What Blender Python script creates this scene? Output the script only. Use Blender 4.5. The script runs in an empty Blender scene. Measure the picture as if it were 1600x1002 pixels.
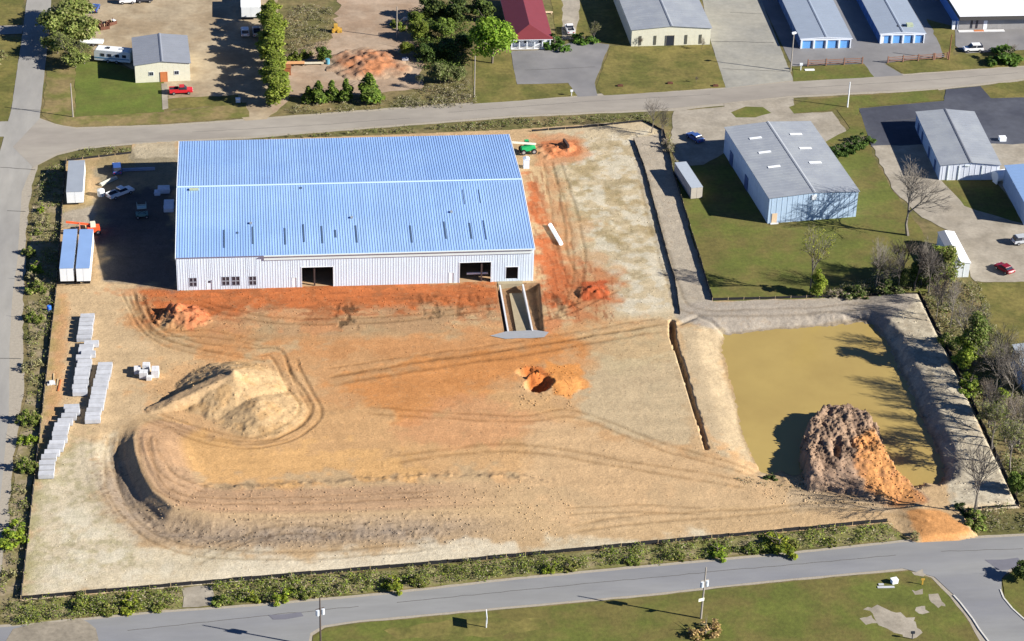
import bpy, bmesh, math, random
import numpy as np
from mathutils import Vector, Matrix
from mathutils.geometry import tessellate_polygon

random.seed(7)
rad = math.radians
SC = 1.1
# ------------------------------------------------------------------ camera
S = bpy.context.scene
YAW, PIT, ROL = 0.11899440293060151, 0.5405521302793843, 0.03213859403778292
CAM = np.array([14.590363053889819, -367.191529385078, 213.9358192447976]) * SC
FPX = 3800.0
cy, sy, cp, sp = math.cos(YAW), math.sin(YAW), math.cos(PIT), math.sin(PIT)
FW = np.array([sy * cp, cy * cp, -sp]); RT0 = np.array([cy, -sy, 0.0]); UP0 = np.cross(RT0, FW)
RT = math.cos(ROL) * RT0 + math.sin(ROL) * UP0
UP = -math.sin(ROL) * RT0 + math.cos(ROL) * UP0
cam = bpy.data.cameras.new('camera'); camo = bpy.data.objects.new('camera', cam)
S.collection.objects.link(camo); S.camera = camo
cam.sensor_width = 36; cam.lens = FPX / 1600 * 36; cam.clip_start = 1; cam.clip_end = 12000
M = Matrix(((RT[0], UP[0], -FW[0], CAM[0]), (RT[1], UP[1], -FW[1], CAM[1]), (RT[2], UP[2], -FW[2], CAM[2]), (0, 0, 0, 1)))
camo.matrix_world = M
# ------------------------------------------------------------------ light
SUN_EL = rad(26.5); SUNV = np.array([1.0, -0.37]); SUNV = SUNV / np.linalg.norm(SUNV)
w = bpy.data.worlds.new('World'); S.world = w; w.use_nodes = True
nt = w.node_tree; bg = nt.nodes['Background']
sky = nt.nodes.new('ShaderNodeTexSky'); sky.sky_type = 'NISHITA'; sky.sun_disc = False
sky.sun_elevation = SUN_EL; sky.sun_rotation = math.atan2(SUNV[0], SUNV[1])
sky.air_density = 0.32; sky.dust_density = 0.0; sky.ozone_density = 6
nt.links.new(sky.outputs[0], bg.inputs[0]); bg.inputs[1].default_value = 0.085
sl = bpy.data.lights.new('sun', 'SUN'); sl.energy = 5.0; sl.angle = rad(0.5); sl.color = (1.0, 0.95, 0.87)
so = bpy.data.objects.new('sun', sl); S.collection.objects.link(so)
sd_ = Vector((SUNV[0] * math.cos(SUN_EL), SUNV[1] * math.cos(SUN_EL), math.sin(SUN_EL)))
so.rotation_euler = sd_.to_track_quat('Z', 'Y').to_euler()
S.view_settings.view_transform = 'Standard'; S.view_settings.look = 'None'
S.view_settings.gamma = 1; S.view_settings.use_curve_mapping = False
S.view_settings.exposure = 1.15
KEXP = 1.5      # radiance of a sunlit flat surface over its albedo, with the exposure

# ------------------------------------------------------------------ helpers
COL = S.collection
def ray(px, py):
    d = FW * FPX + RT * (px - 800) - UP * (py - 501)
    return d
def G(px, py, z=0.0):
    """ground point (metres) that belongs to a point measured in the photograph"""
    d = ray(px, py); t = (z - CAM[2]) / d[2]; p = CAM + d * t
    return (float(p[0]), float(p[1]))
def GP(pts, z=0.0): return [G(x, y, z) for x, y in pts]
def srgb(r, g, b):
    o = []
    for c in (r, g, b):
        c /= 255.0; o.append(c / 12.92 if c <= 0.04045 else ((c + 0.055) / 1.055) ** 2.4)
    return tuple(o)
def A(r, g, b, k=None):
    """albedo of a sunlit horizontal surface photographed as sRGB r,g,b"""
    k = k or KEXP
    l = srgb(r, g, b)
    return (min(.85, l[0] / k * 1.0), min(.85, l[1] / k * 1.03), min(.85, l[2] / k * 1.08))
MATS = {}
def mat(name, col, rough=0.85, var=0.12, scale=1.5, metal=0.0, bump=0.0, col2=None, sc2=0.15, attr=False, objcol=False, spec=0.3,
        stretch=(1, 1, 1), trans=0.0, thr=(0.42, 0.6), blotch=0.0):
    if name in MATS: return MATS[name]
    m = bpy.data.materials.new(name); m.use_nodes = True; MATS[name] = m
    n = m.node_tree.nodes; L = m.node_tree.links; b = n['Principled BSDF']
    b.inputs['Roughness'].default_value = rough; b.inputs['Metallic'].default_value = metal
    b.inputs['Specular IOR Level'].default_value = spec
    geo = n.new('ShaderNodeNewGeometry'); mp = n.new('ShaderNodeMapping'); mp.inputs['Scale'].default_value = stretch
    L.new(geo.outputs['Position'], mp.inputs['Vector'])
    def noise(sc, det=4):
        t = n.new('ShaderNodeTexNoise'); t.inputs['Scale'].default_value = sc; t.inputs['Detail'].default_value = det
        t.inputs['Roughness'].default_value = 0.6
        L.new(mp.outputs[0], t.inputs['Vector']); return t.outputs['Fac']
    def mix(mode, f, a, c):
        x = n.new('ShaderNodeMix'); x.data_type = 'RGBA'; x.blend_type = mode
        for sock, v in ((x.inputs[0], f), (x.inputs[6], a), (x.inputs[7], c)):
            if hasattr(v, 'is_linked') or hasattr(v, 'links'): L.new(v, sock)
            elif isinstance(v, (int, float)): sock.default_value = v
            else: sock.default_value = (v[0], v[1], v[2], 1)
        return x.outputs[2]
    def rng_(v, a, c, lo, hi):
        r = n.new('ShaderNodeMapRange'); r.inputs[1].default_value = a; r.inputs[2].default_value = c
        r.inputs[3].default_value = lo; r.inputs[4].default_value = hi; L.new(v, r.inputs[0]); return r.outputs[0]
    if attr:
        at = n.new('ShaderNodeAttribute'); at.attribute_name = 'Col'; c = at.outputs['Color']
    else:
        c = (col[0], col[1], col[2])
    if col2 is not None:
        c = mix('MIX', rng_(noise(sc2, 5), thr[0], thr[1], 0, 1), c, col2)
    if objcol:
        oi = n.new('ShaderNodeObjectInfo'); c = mix('MULTIPLY', 1.0, c, oi.outputs['Color'])
    if var > 0:
        v = rng_(noise(scale, 6), 0.3, 0.7, 1 - var, 1 + var)
        if blotch > 0:
            mm_ = n.new('ShaderNodeMath'); mm_.operation = 'MULTIPLY'; L.new(v, mm_.inputs[0]); L.new(rng_(noise(scale*.17, 5), .35, .65, 1-blotch, 1+blotch), mm_.inputs[1]); v = mm_.outputs[0]
        cc = n.new('ShaderNodeCombineColor')
        for i in range(3): L.new(v, cc.inputs[i])
        c = mix('MULTIPLY', 1.0, c, cc.outputs[0])
    if hasattr(c, 'links'): L.new(c, b.inputs['Base Color'])
    else: b.inputs['Base Color'].default_value = (c[0], c[1], c[2], 1)
    if bump > 0:
        bm = n.new('ShaderNodeBump'); bm.inputs['Strength'].default_value = 1.0; bm.inputs['Distance'].default_value = bump
        L.new(noise(scale * 1.7, 5), bm.inputs['Height']); L.new(bm.outputs[0], b.inputs['Normal'])
    if trans > 0:
        tr = n.new('ShaderNodeBsdfTranslucent'); ms = n.new('ShaderNodeMixShader'); ms.inputs[0].default_value = trans
        if hasattr(c, 'links'): L.new(c, tr.inputs[0])
        out = n['Material Output']; L.new(b.outputs[0], ms.inputs[1]); L.new(tr.outputs[0], ms.inputs[2]); L.new(ms.outputs[0], out.inputs[0])
    return m

class MB:
    def __init__(s): s.v = []; s.f = []
    def box(s, x0, y0, z0, x1, y1, z1):
        k = len(s.v)
        s.v += [(x0, y0, z0), (x1, y0, z0), (x1, y1, z0), (x0, y1, z0), (x0, y0, z1), (x1, y0, z1), (x1, y1, z1), (x0, y1, z1)]
        s.f += [(k, k+3, k+2, k+1), (k+4, k+5, k+6, k+7), (k, k+1, k+5, k+4), (k+1, k+2, k+6, k+5), (k+2, k+3, k+7, k+6), (k+3, k, k+4, k+7)]
        return s
    def cbox(s, cx, cy_, z0, w_, d, h): return s.box(cx-w_/2, cy_-d/2, z0, cx+w_/2, cy_+d/2, z0+h)
    def face(s, pts):
        k = len(s.v); s.v += [tuple(p) for p in pts]; s.f.append(tuple(range(k, k+len(pts)))); return s
    def prism(s, prof, a, b, axis='y'):
        """profile (list of 2D) extruded from a to b along an axis; profile in (x,z) for y, (y,z) for x, (x,y) for z"""
        k = len(s.v); n = len(prof)
        for t in (a, b):
            for p in prof:
                s.v.append((p[0], t, p[1]) if axis == 'y' else (t, p[0], p[1]) if axis == 'x' else (p[0], p[1], t))
        for i in range(n):
            j = (i+1) % n; s.f.append((k+i, k+j, k+n+j, k+n+i))
        s.f.append(tuple(range(k, k+n))[::-1]); s.f.append(tuple(range(k+n, k+2*n))); return s
    def tube(s, p0, p1, r0, r1=None, n=6, cap=True):
        r1 = r0 if r1 is None else r1
        p0 = Vector(p0); p1 = Vector(p1); d = (p1-p0)
        if d.length < 1e-6: return s
        d.normalize(); a = d.orthogonal().normalized(); b = d.cross(a); k = len(s.v)
        for p, r in ((p0, r0), (p1, r1)):
            for i in range(n):
                t = 2*math.pi*i/n; s.v.append(tuple(p + a*(math.cos(t)*r) + b*(math.sin(t)*r)))
        for i in range(n):
            j = (i+1) % n; s.f.append((k+i, k+j, k+n+j, k+n+i))
        if cap: s.f.append(tuple(range(k, k+n))[::-1]); s.f.append(tuple(range(k+n, k+2*n)))
        return s
    def mesh(s, name, m, bevel=0.0):
        me = bpy.data.meshes.new(name); me.from_pydata(s.v, [], s.f)
        bm = bmesh.new(); bm.from_mesh(me); bmesh.ops.recalc_face_normals(bm, faces=bm.faces)
        if bevel > 0:
            bmesh.ops.remove_doubles(bm, verts=bm.verts, dist=1e-5)
            bmesh.ops.bevel(bm, geom=bm.edges, offset=bevel, segments=2, affect='EDGES', clamp_overlap=True)
        bm.to_mesh(me); bm.free(); me.materials.append(m); return me
    def build(s, name, m, parent=None, loc=None, bevel=0.0):
        o = bpy.data.objects.new(name, s.mesh(name, m, bevel)); COL.objects.link(o)
        if parent: o.parent = parent
        if loc: o.location = loc
        return o
def inst(name, me, parent=None, loc=(0, 0, 0), rz=0, sc=None):
    o = bpy.data.objects.new(name, me); COL.objects.link(o); o.location = loc; o.rotation_euler = (0, 0, rz)
    if parent: o.parent = parent
    if sc: o.scale = sc
    return o
def tag(o, label=None, cat=None, group=None, kind=None):
    if label: o['label'] = label
    if cat: o['category'] = cat
    if group: o['group'] = group
    if kind: o['kind'] = kind
    return o
def thing(name, label, cat, loc=(0, 0, 0), rz=0, group=None):
    o = bpy.data.objects.new(name, None); COL.objects.link(o); o.location = loc; o.rotation_euler = (0, 0, rz)
    o.empty_display_size = .5
    return tag(o, label, cat, group)
def kids(o): return [c for c in bpy.data.objects if c.parent == o]
CH = {}
def copy_tree(root, label=None, loc=None, rz=None, group=None):
    if root.name not in CH: CH[root.name] = [(c, kids(c)) for c in kids(root)]
    r = root.copy(); COL.objects.link(r)
    for c, gs in CH[root.name]:
        d = c.copy(); COL.objects.link(d); d.parent = r
        for g in gs: e = g.copy(); COL.objects.link(e); e.parent = d
    if label: r['label'] = label
    if loc is not None: r.location = loc
    if rz is not None: r.rotation_euler = (0, 0, rz)
    if group: r['group'] = group
    return r
# numpy noise
def vnoise(x, y, seed=0):
    xi = np.floor(x).astype(np.int64); yi = np.floor(y).astype(np.int64); xf = x-xi; yf = y-yi
    u = xf*xf*(3-2*xf); v = yf*yf*(3-2*yf)
    def h(a, b):
        n = (a*374761393 + b*668265263 + seed*974711) & 0x7fffffff
        n = ((n ^ (n >> 13)) * 1274126177) & 0x7fffffff
        n = (n ^ (n >> 16)) & 0xffff
        return n/65535.0
    return (h(xi, yi)*(1-u)+h(xi+1, yi)*u)*(1-v) + (h(xi, yi+1)*(1-u)+h(xi+1, yi+1)*u)*v
def fbm(x, y, sx, sy=None, seed=0, oct=4):
    sy = sy or sx; o = 0; a = 1; t = 0
    for i in range(oct):
        o = o + a*vnoise(x/sx*2**i + 17.3*i + 1000, y/sy*2**i + 9.1*i + 1000, seed+i); t += a; a *= .55
    return o/t
def inpoly(px, py, P):
    c = np.zeros(px.shape, bool); n = len(P)
    for i in range(n):
        x0, y0 = P[i]; x1, y1 = P[(i+1) % n]
        if y0 == y1: continue
        c ^= ((y0 > py) != (y1 > py)) & (px < (x1-x0)*(py-y0)/(y1-y0)+x0)
    return c
def segd(px, py, P, closed):
    d = np.full(px.shape, 1e9); n = len(P); T = np.zeros(px.shape); tot = 0
    for i in range(n if closed else n-1):
        x0, y0 = P[i]; x1, y1 = P[(i+1) % n]; dx, dy = x1-x0, y1-y0; l2 = dx*dx+dy*dy
        if l2 < 1e-12: continue
        t = np.clip(((px-x0)*dx+(py-y0)*dy)/l2, 0, 1); q = (px-x0-t*dx)**2+(py-y0-t*dy)**2
        m = q < d; d = np.where(m, q, d); T = np.where(m, tot+t*math.sqrt(l2), T); tot += math.sqrt(l2)
    return np.sqrt(d), T/max(tot, 1e-9)
def sdf(px, py, P):
    d, _ = segd(px, py, P, True); return np.where(inpoly(px, py, P), d, -d)
def sst(a, b, x):
    t = np.clip((x-a)/(b-a), 0, 1); return t*t*(3-2*t)

# ------------------------------------------------------------------ site outline
SITE_PX = [(103, 250), (207, 239), (208, 226), (275, 222), (400, 219), (600, 212), (795, 204), (1005, 189), (1037, 205), (1051, 270), (1064, 310), (1114, 470), (1436, 461),
           (1592, 793), (1503, 799), (1526, 838), (1500, 844), (1432, 848), (1386, 816), (33, 938), (88, 452)]
SITE = GP(SITE_PX)

# ================================================================== SETTING: base ground and sheets
def flat(name, outer, m, z, hole=None, kind='structure', rag=0.0, seed=1, step=2.0, thick=0):
    """a sheet whose edge wanders by rag metres"""
    def rough_(P):
        if rag <= 0: return P
        out = []; r = random.Random(seed)
        n = len(P)
        for i in range(n):
            a = P[i]; b = P[(i+1) % n]; L_ = math.hypot(b[0]-a[0], b[1]-a[1]); k = max(1, int(L_/step))
            for j in range(k):
                t = j/k; q = rag if j else rag*.4
                out.append((a[0]+(b[0]-a[0])*t+r.uniform(-q, q), a[1]+(b[1]-a[1])*t+r.uniform(-q, q)))
        return out
    o_ = rough_(outer); polys = [[Vector((x, y, 0)) for x, y in o_]]
    vs = list(o_)
    if hole: polys.append([Vector((x, y, 0)) for x, y in hole]); vs += hole
    tr = tessellate_polygon(polys)
    me = bpy.data.meshes.new(name)
    def up(t):
        a, b, c = (vs[i] for i in t)
        return t if (b[0]-a[0])*(c[1]-a[1])-(b[1]-a[1])*(c[0]-a[0]) > 0 else t[::-1]
    me.from_pydata([(x, y, z) for x, y in vs], [], [up(tuple(t)) for t in tr]); me.materials.append(m)
    o = bpy.data.objects.new(name, me); COL.objects.link(o)
    if kind: o['kind'] = kind
    return o
m_ground = mat('scrub_ground', A(108, 104, 56), .95, .3, .8, blotch=.13, bump=.05, col2=A(142, 124, 82), sc2=.09)
# the base sheet: out to the horizon, with the site cut out of it
flat('ground', [(-6000, -3000), (6000, -3000), (6000, 9000), (-6000, 9000)], m_ground, 0.0, hole=SITE)

m_lawn = mat('lawn_grass', A(108, 113, 46), .95, .2, 1.2, blotch=.13, bump=.04, col2=A(120, 110, 56), sc2=.12, stretch=(1, 1, 1))
m_lawn2 = mat('bright_lawn', A(108, 120, 46), .95, .15, 1.1, blotch=.13, bump=.04, col2=A(112, 116, 50), sc2=.18)
m_dry = mat('dry_grass', A(134, 122, 64), .95, .25, 1.0, blotch=.13, bump=.04, col2=A(108, 106, 48), sc2=.14)
m_straw = mat('straw_verge', A(150, 130, 84), .95, .22, .9, blotch=.13, bump=.04, col2=A(120, 118, 56), sc2=.2)
m_road = mat('worn_asphalt', A(180, 170, 154), .9, .08, .5, blotch=.07, bump=.004, col2=A(168, 158, 144), sc2=.06, stretch=(.4, 1, 1))
m_road2 = mat('grey_asphalt', A(158, 156, 151), .9, .07, .5, blotch=.07, bump=.004, col2=A(146, 145, 146), sc2=.05, stretch=(.25, 1, 1))
m_roadw = mat('pale_asphalt', A(180, 174, 162), .9, .08, .5, blotch=.07, bump=.004, col2=A(168, 163, 154), sc2=.06, stretch=(1, .3, 1))
m_shldr = mat('gravel_shoulder', A(184, 172, 152), .95, .12, 2.0, bump=.02)
m_gravel = mat('pale_gravel', A(184, 172, 152), .95, .12, 1.4, blotch=.13, bump=.02, col2=A(168, 156, 136), sc2=.15)
m_yard = mat('dirt_yard', A(192, 172, 140), .95, .14, .8, blotch=.13, bump=.03, col2=A(172, 150, 118), sc2=.11)
m_pink = mat('pinkish_dirt', A(190, 165, 138), .95, .12, .8, blotch=.13, bump=.03, col2=A(176, 148, 120), sc2=.12)
m_conc = mat('concrete_paving', A(178, 172, 156), .9, .1, .8, blotch=.07, bump=.005, col2=A(164, 160, 148), sc2=.08)
m_dark = mat('dark_asphalt', A(76, 78, 88), .9, .12, .6, blotch=.07, bump=.004, col2=A(92, 94, 102), sc2=.08)
m_lotg = mat('grey_lot', A(150, 146, 142), .9, .08, .8, blotch=.07, bump=.004, col2=A(136, 133, 131), sc2=.1)

# shoulders and roads
flat('road_shoulder', GP([(60, 256), (50, 290), (43, 340), (40, 400), (36, 460), (36, 530), (38, 600), (26, 680), (19, 740), (12, 830), (3, 900), (-2, 960), (-6, 1030), (-60, 1030), (-60, 500), (-10, 250)]), m_shldr, .02, rag=.25)
flat('west_road', GP([(46, -60), (42, 0), (34, 60), (18, 170), (0, 236), (-40, 500), (-90, 1040), (-20, 1040), (-8, 850), (5, 740), (14, 640), (15, 540), (19, 470), (28, 400), (34, 300), (50, 262), (72, 220), (62, 186), (66, 150), (71, 100), (78, 40), (80, 0), (86, -60)]), m_roadw, .05, rag=.05)
flat('north_road_shoulder', GP([(60, 184), (85, 193), (120, 199), (250, 195), (400, 185), (660, 165), (900, 149), (1120, 137), (1240, 125), (1400, 116), (1600, 102), (1700, 96), (1700, 119), (1600, 126), (1470, 141), (1240, 153), (1060, 173), (1000, 175), (800, 184), (520, 206), (400, 216), (200, 227), (130, 233), (90, 243), (60, 258), (20, 230)]), m_shldr, .024, rag=.15)
flat('north_road', GP([(62, 186), (85, 196), (120, 202), (250, 198), (400, 188), (660, 168), (900, 152), (1120, 140), (1240, 128), (1400, 119), (1600, 105), (1700, 99), (1700, 116), (1600, 123), (1470, 138), (1240, 150), (1060, 169), (1000, 172), (800, 181), (520, 203), (400, 213), (200, 224), (130, 230), (90, 240), (52, 262), (20, 230)]), m_road, .06, rag=.05)
flat('side_street', GP([(-60, 42), (38, 40), (34, 53), (-60, 57)]), m_roadw, .055)
flat('side_street', GP([(-60, 192), (16, 190), (10, 214), (-60, 214)]), m_roadw, .055)
flat('south_road_shoulder', GP([(-60, 982), (130, 966), (250, 954), (400, 944), (600, 926), (800, 903), (1000, 884), (1200, 866), (1410, 844), (1600, 834), (1700, 828), (1700, 872), (1595, 884), (1562, 903), (1560, 925), (1590, 966), (1660, 1030), (1540, 1020), (1515, 973), (1485, 933), (1455, 903), (1420, 891), (1200, 911), (1000, 933), (800, 951), (560, 973), (508, 981), (488, 993), (480, 1040), (-60, 1040)]), m_shldr, .024, rag=.1)
flat('south_road', GP([(-60, 986), (130, 970), (250, 958), (400, 948), (600, 930), (800, 907), (1000, 888), (1200, 870), (1410, 848), (1600, 838), (1700, 832), (1700, 868), (1590, 880), (1500, 886), (1420, 888), (1200, 908), (1000, 930), (800, 948), (560, 970), (505, 978), (485, 990), (476, 1040), (-60, 1040)]), m_road2, .06, rag=.04)
flat('side_road', GP([(1405, 887), (1500, 883), (1600, 876), (1577, 890), (1565, 905), (1565, 925), (1572, 938), (1600, 966), (1665, 1020), (1665, 1040), (1565, 1040), (1545, 1005), (1520, 968), (1490, 930), (1460, 902)]), m_road2, .07)
mk = MB()
def ribbon(pts, wd, z0, z1, mb):
    for i in range(len(pts)-1):
        a = Vector((*pts[i], 0)); b = Vector((*pts[i+1], 0)); d = (b-a).normalized(); n_ = Vector((-d.y, d.x, 0))*wd/2
        a -= d*.02; b += d*.02
        q = [a-n_, b-n_, b+n_, a+n_]; k = len(mb.v)
        for z in (z0, z1): mb.v += [(p.x, p.y, z) for p in q]
        mb.f += [(k+4, k+5, k+6, k+7)] + [(k+i2, k+(i2+1) % 4, k+4+(i2+1) % 4, k+4+i2) for i2 in range(4)]
m_curb = mat('concrete_kerb', (.55, .53, .48), .8, .08, 2)
ribbon(GP([(1490, 931), (1500, 942), (1520, 968), (1530, 984), (1545, 1004), (1570, 1045)]), .25, 0, .16, mk)
mk.build('kerb', m_curb)['kind'] = 'structure'
mk = MB(); ribbon(GP([(1563, 922), (1568, 935), (1582, 952), (1602, 970), (1640, 1000)]), .25, 0, .16, mk)
mk.build('kerb', m_curb)['kind'] = 'structure'
# yards, lots and lawns
zz = [0.028]
def sheet(name, pts, m, rag=.35, seed=1, z=None, step=2.0):
    zz[0] += .0012
    return flat(name, GP(pts), m, z or zz[0], rag=rag, seed=seed, step=step)
sheet('verge', [(0, 962), (33, 940), (700, 884), (1386, 818), (1410, 843), (1000, 882), (600, 924), (334, 946), (130, 964), (20, 978)], mat('green_verge', A(128, 126, 66), .95, .25, 1.5, col2=A(158, 142, 104), sc2=.35), .3, 71)
sheet('verge', [(75, 262), (100, 254), (98, 330), (86, 455), (78, 520), (58, 700), (32, 938), (-5, 960), (2, 900), (12, 830), (22, 740), (30, 680), (45, 600), (44, 530), (44, 460), (46, 400), (50, 340), (58, 290)], mat('weedy_verge', A(136, 124, 80), .95, .25, 1.5, col2=A(166, 148, 116), sc2=.3), .3, 72)
sheet('dirt_yard', [(128, -60), (432, -60), (440, 168), (412, 192), (385, 190), (372, 168), (300, 152), (262, 158), (255, 120), (160, 92), (140, 70), (118, 40)], m_yard, .6)
sheet('front_lawn', [(118, 98), (165, 95), (210, 112), (256, 128), (256, 175), (117, 183)], m_lawn2, .15, 3)
sheet('verge', [(75, 108), (117, 108), (117, 183), (256, 176), (385, 160), (390, 183), (250, 194), (120, 199), (85, 193), (66, 180)], m_straw, .3, 4)
sheet('grass_strip', [(262, 155), (372, 148), (380, 162), (262, 172)], m_dry, .4, 5)
sheet('grass_strip', [(0, 58), (34, 58), (16, 188), (-60, 190), (-60, 60)], m_dry, .3, 9)
sheet('grass_strip', [(0, -50), (40, -50), (34, 38), (-60, 41), (-60, -50)], m_dry, .3, 10)
sheet('dirt_yard', [(445, 86), (520, 60), (540, -60), (690, -60), (660, 60), (660, 140), (560, 150), (450, 150), (440, 165), (425, 175), (440, 120)], m_pink, .9, 6)
sheet('gravel_lot', [(798, 80), (808, 132), (888, 130), (903, 152), (934, 151), (929, 130), (952, 70), (902, 64), (860, 78)], m_lotg, .12, 7)
sheet('lawn', [(738, 78), (798, 82), (808, 133), (888, 131), (902, 150), (740, 164)], m_dry, .15, 8)
sheet('lawn', [(954, 72), (1112, 70), (1134, 137), (945, 150), (931, 138)], m_dry, .15, 11)
sheet('lawn', [(855, -50), (960, -50), (985, 45), (985, 72), (950, 68), (870, 62)], m_dry, .2, 12)
sheet('grey_track', [(872, -40), (905, -40), (905, 30), (895, 62), (878, 62), (880, 20)], m_gravel, .3, 13)
sheet('concrete_drive', [(1085, -60), (1165, -60), (1240, 126), (1134, 138), (1112, 70)], m_conc, .06, 14)
sheet('concrete_drive', [(1160, -60), (1480, -60), (1490, 40), (1488, 92), (1382, 100), (1412, 118), (1366, 122), (1350, 100), (1238, 104)], m_lotg, .05, 15)
sheet('lawn', [(1238, 106), (1350, 100), (1366, 121), (1240, 130)], m_lawn, .12, 16)
sheet('lawn', [(1384, 99), (1440, 92), (1488, 88), (1500, 84), (1700, 74), (1700, 97), (1600, 103), (1412, 116)], m_dry, .12, 17)
sheet('grass_strip', [(1448, 30), (1492, 42), (1490, 88), (1478, 90)], m_dry, .3, 18)
sheet('asphalt_lot', [(1492, 44), (1700, 36), (1700, 72), (1510, 84), (1493, 72)], m_lotg, .1, 19)
sheet('lawn', [(1535, 140), (1560, 130), (1700, 122), (1700, 150), (1560, 156), (1540, 152)], m_dry, .1, 38)
sheet('gravel_lot', [(1052, 174), (1140, 166), (1150, 200), (1148, 260), (1062, 262), (1046, 232)], m_gravel, .3, 22)
sheet('gravel_lot', [(1130, 162), (1240, 152), (1240, 178), (1300, 175), (1334, 220), (1290, 226), (1140, 212)], m_gravel, .25, 23)
sheet('lawn', [(1054, 262), (1100, 258), (1150, 230), (1290, 222), (1330, 200), (1346, 170), (1362, 240), (1396, 300), (1440, 360), (1484, 436), (1440, 462), (1115, 471), (1080, 370)], m_lawn, .25, 24)
sheet('traffic_island', [(1142, 176), (1165, 167), (1192, 168), (1205, 177), (1180, 184), (1150, 184)], m_lawn, .1, 20)
sheet('lawn', [(1233, 168), (1262, 156), (1400, 146), (1466, 140), (1475, 157), (1345, 168), (1332, 205), (1308, 172), (1240, 178)], m_lawn, .15, 21)
sheet('asphalt_lot', [(1342, 170), (1475, 158), (1478, 140), (1532, 135), (1548, 154), (1700, 150), (1700, 226), (1362, 230)], m_dark, .06, 25)
sheet('gravel_drive', [(1362, 228), (1700, 224), (1700, 442), (1522, 440), (1482, 360), (1440, 340), (1398, 300)], m_gravel, .3, 26)
sheet('lawn', [(1470, 282), (1556, 281), (1600, 350), (1545, 335), (1506, 322)], m_lawn, .3, 27)
sheet('lawn', [(1528, 442), (1700, 440), (1700, 560), (1560, 560), (1540, 500)], m_dry, .3, 28)
sheet('south_lawn', [(508, 983), (560, 975), (800, 953), (1000, 935), (1200, 913), (1420, 893), (1455, 905), (1485, 935), (1515, 975), (1545, 1030), (482, 1060), (489, 995)], m_lawn, .1, 29)
sheet('dirt_patch', [(600, 985), (700, 970), (850, 968), (860, 985), (700, 1000), (620, 1000)], m_dry, .7, 30)
sheet('sand_patch', [(1350, 952), (1372, 946), (1400, 958), (1428, 965), (1440, 990), (1425, 1000), (1398, 990), (1370, 972)], m_gravel, .5, 31, step=.8)
for q_ in ([(1345, 968), (1362, 962), (1372, 974), (1352, 976)], [(1430, 950), (1446, 948), (1452, 958), (1436, 960)], [(1452, 930), (1466, 928), (1478, 948), (1464, 950)], [(1425, 922), (1440, 921), (1442, 928), (1428, 929)], [(1425, 894), (1440, 890), (1446, 898), (1430, 900)]):
    sheet('sand_patch', q_, m_gravel, .5, int(q_[0][0]), step=.7)
sheet('traffic_island', [(1566, 906), (1600, 884), (1700, 880), (1700, 1030), (1640, 998), (1602, 968), (1582, 950), (1570, 935)], m_lawn, .1, 32)
sheet('front_path', [(252, 131), (261, 131), (263, 170), (254, 172)], m_gravel, .03, 33)
sheet('bare_soil', [(284, 920), (330, 916), (332, 945), (286, 950)], m_gravel, .4, 34)
sheet('bare_soil', [(20, 985), (140, 972), (150, 1010), (10, 1020)], mat('dusty_verge', A(160, 148, 128), .95, .2, 1.2, blotch=.15), 1.4, 35, z=.075)

m_tar = mat('tar_joint', A(108, 104, 98), .8, .1, 1)
def joint(pts, wd=.18, z=.075):
    mb = MB(); P = GP(pts); out = []
    r = random.Random(int(P[0][0]*10))
    for a, b in zip(P[:-1], P[1:]):
        k = max(2, int(math.hypot(b[0]-a[0], b[1]-a[1])/1.5))
        out += [(a[0]+(b[0]-a[0])*i/k+r.uniform(-.12, .12), a[1]+(b[1]-a[1])*i/k+r.uniform(-.12, .12)) for i in range(k)]
    out.append(P[-1]); ribbon(out, wd, z-.003, z, mb); o = mb.build('road_joint', m_tar); o['kind'] = 'structure'
joint([(17, 171), (64, 173)]); joint([(40, 17), (80, 18)]); joint([(1, 262), (55, 266)]); joint([(12, 330), (40, 331)]); joint([(-2, 560), (33, 561)]); joint([(1112, 65), (1209, 67)], .2); joint([(1128, 108), (1226, 112)], .12); joint([(1140, 20), (1190, 22)], .12)
joint([(300, 207), (480, 197), (640, 185)], .1, .066); joint([(700, 176), (905, 160), (1110, 148)], .1, .066); joint([(1250, 138), (1450, 126), (1590, 114)], .1, .066)
joint([(200, 986), (420, 962), (560, 948)], .12, .067); joint([(620, 942), (900, 914), (1180, 888), (1400, 868)], .12, .067); joint([(1470, 862), (1598, 858)], .1, .073)
joint([(820, 110), (930, 105)], .12, .06); joint([(1385, 190), (1470, 182)], .12, .066)
flat('shade_or_road_patch', GP([(1540, 876), (1590, 872), (1602, 884), (1560, 892)]), mat('shade_or_patch_asphalt', A(128, 126, 132), .9, .08, .6), .083, rag=.4)  # dark sheet painting the shade that lies on the side road
flat('shade_or_road_patch', GP([(420, 962), (470, 957), (474, 964), (426, 969)]), mat('shade_or_patch_asphalt', A(128, 126, 132), .9, .08, .6), .083, rag=.3)
# ------------------------------------------------------------------ site terrain: relief and soil colours
STEP = 0.25
xs = np.arange(-26.0, 143.5, STEP); ys = np.arange(-98.0, 72.5, STEP)
X, Y = np.meshgrid(xs, ys)
H = 0.05 + 0.10*(fbm(X, Y, 9, seed=3)-.5) + 0.05*(fbm(X, Y, 6, 1.1, seed=5)-.5) + .05*(fbm(X, Y, .8, seed=8, oct=2)-.5)
def flatten(P, soft, z):
    global H
    a = sst(-soft, 0, sdf(X, Y, P)); H = H*(1-a)+z*a
BW, BD, BH, BR = 68.2, 48.0, 7.4, 2.14     # shed width, depth, eave height, ridge rise
flatten([(-1, -1.5), (BW+1, -1.5), (BW+1, BD+1), (-1, BD+1)], 2, .04)
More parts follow.
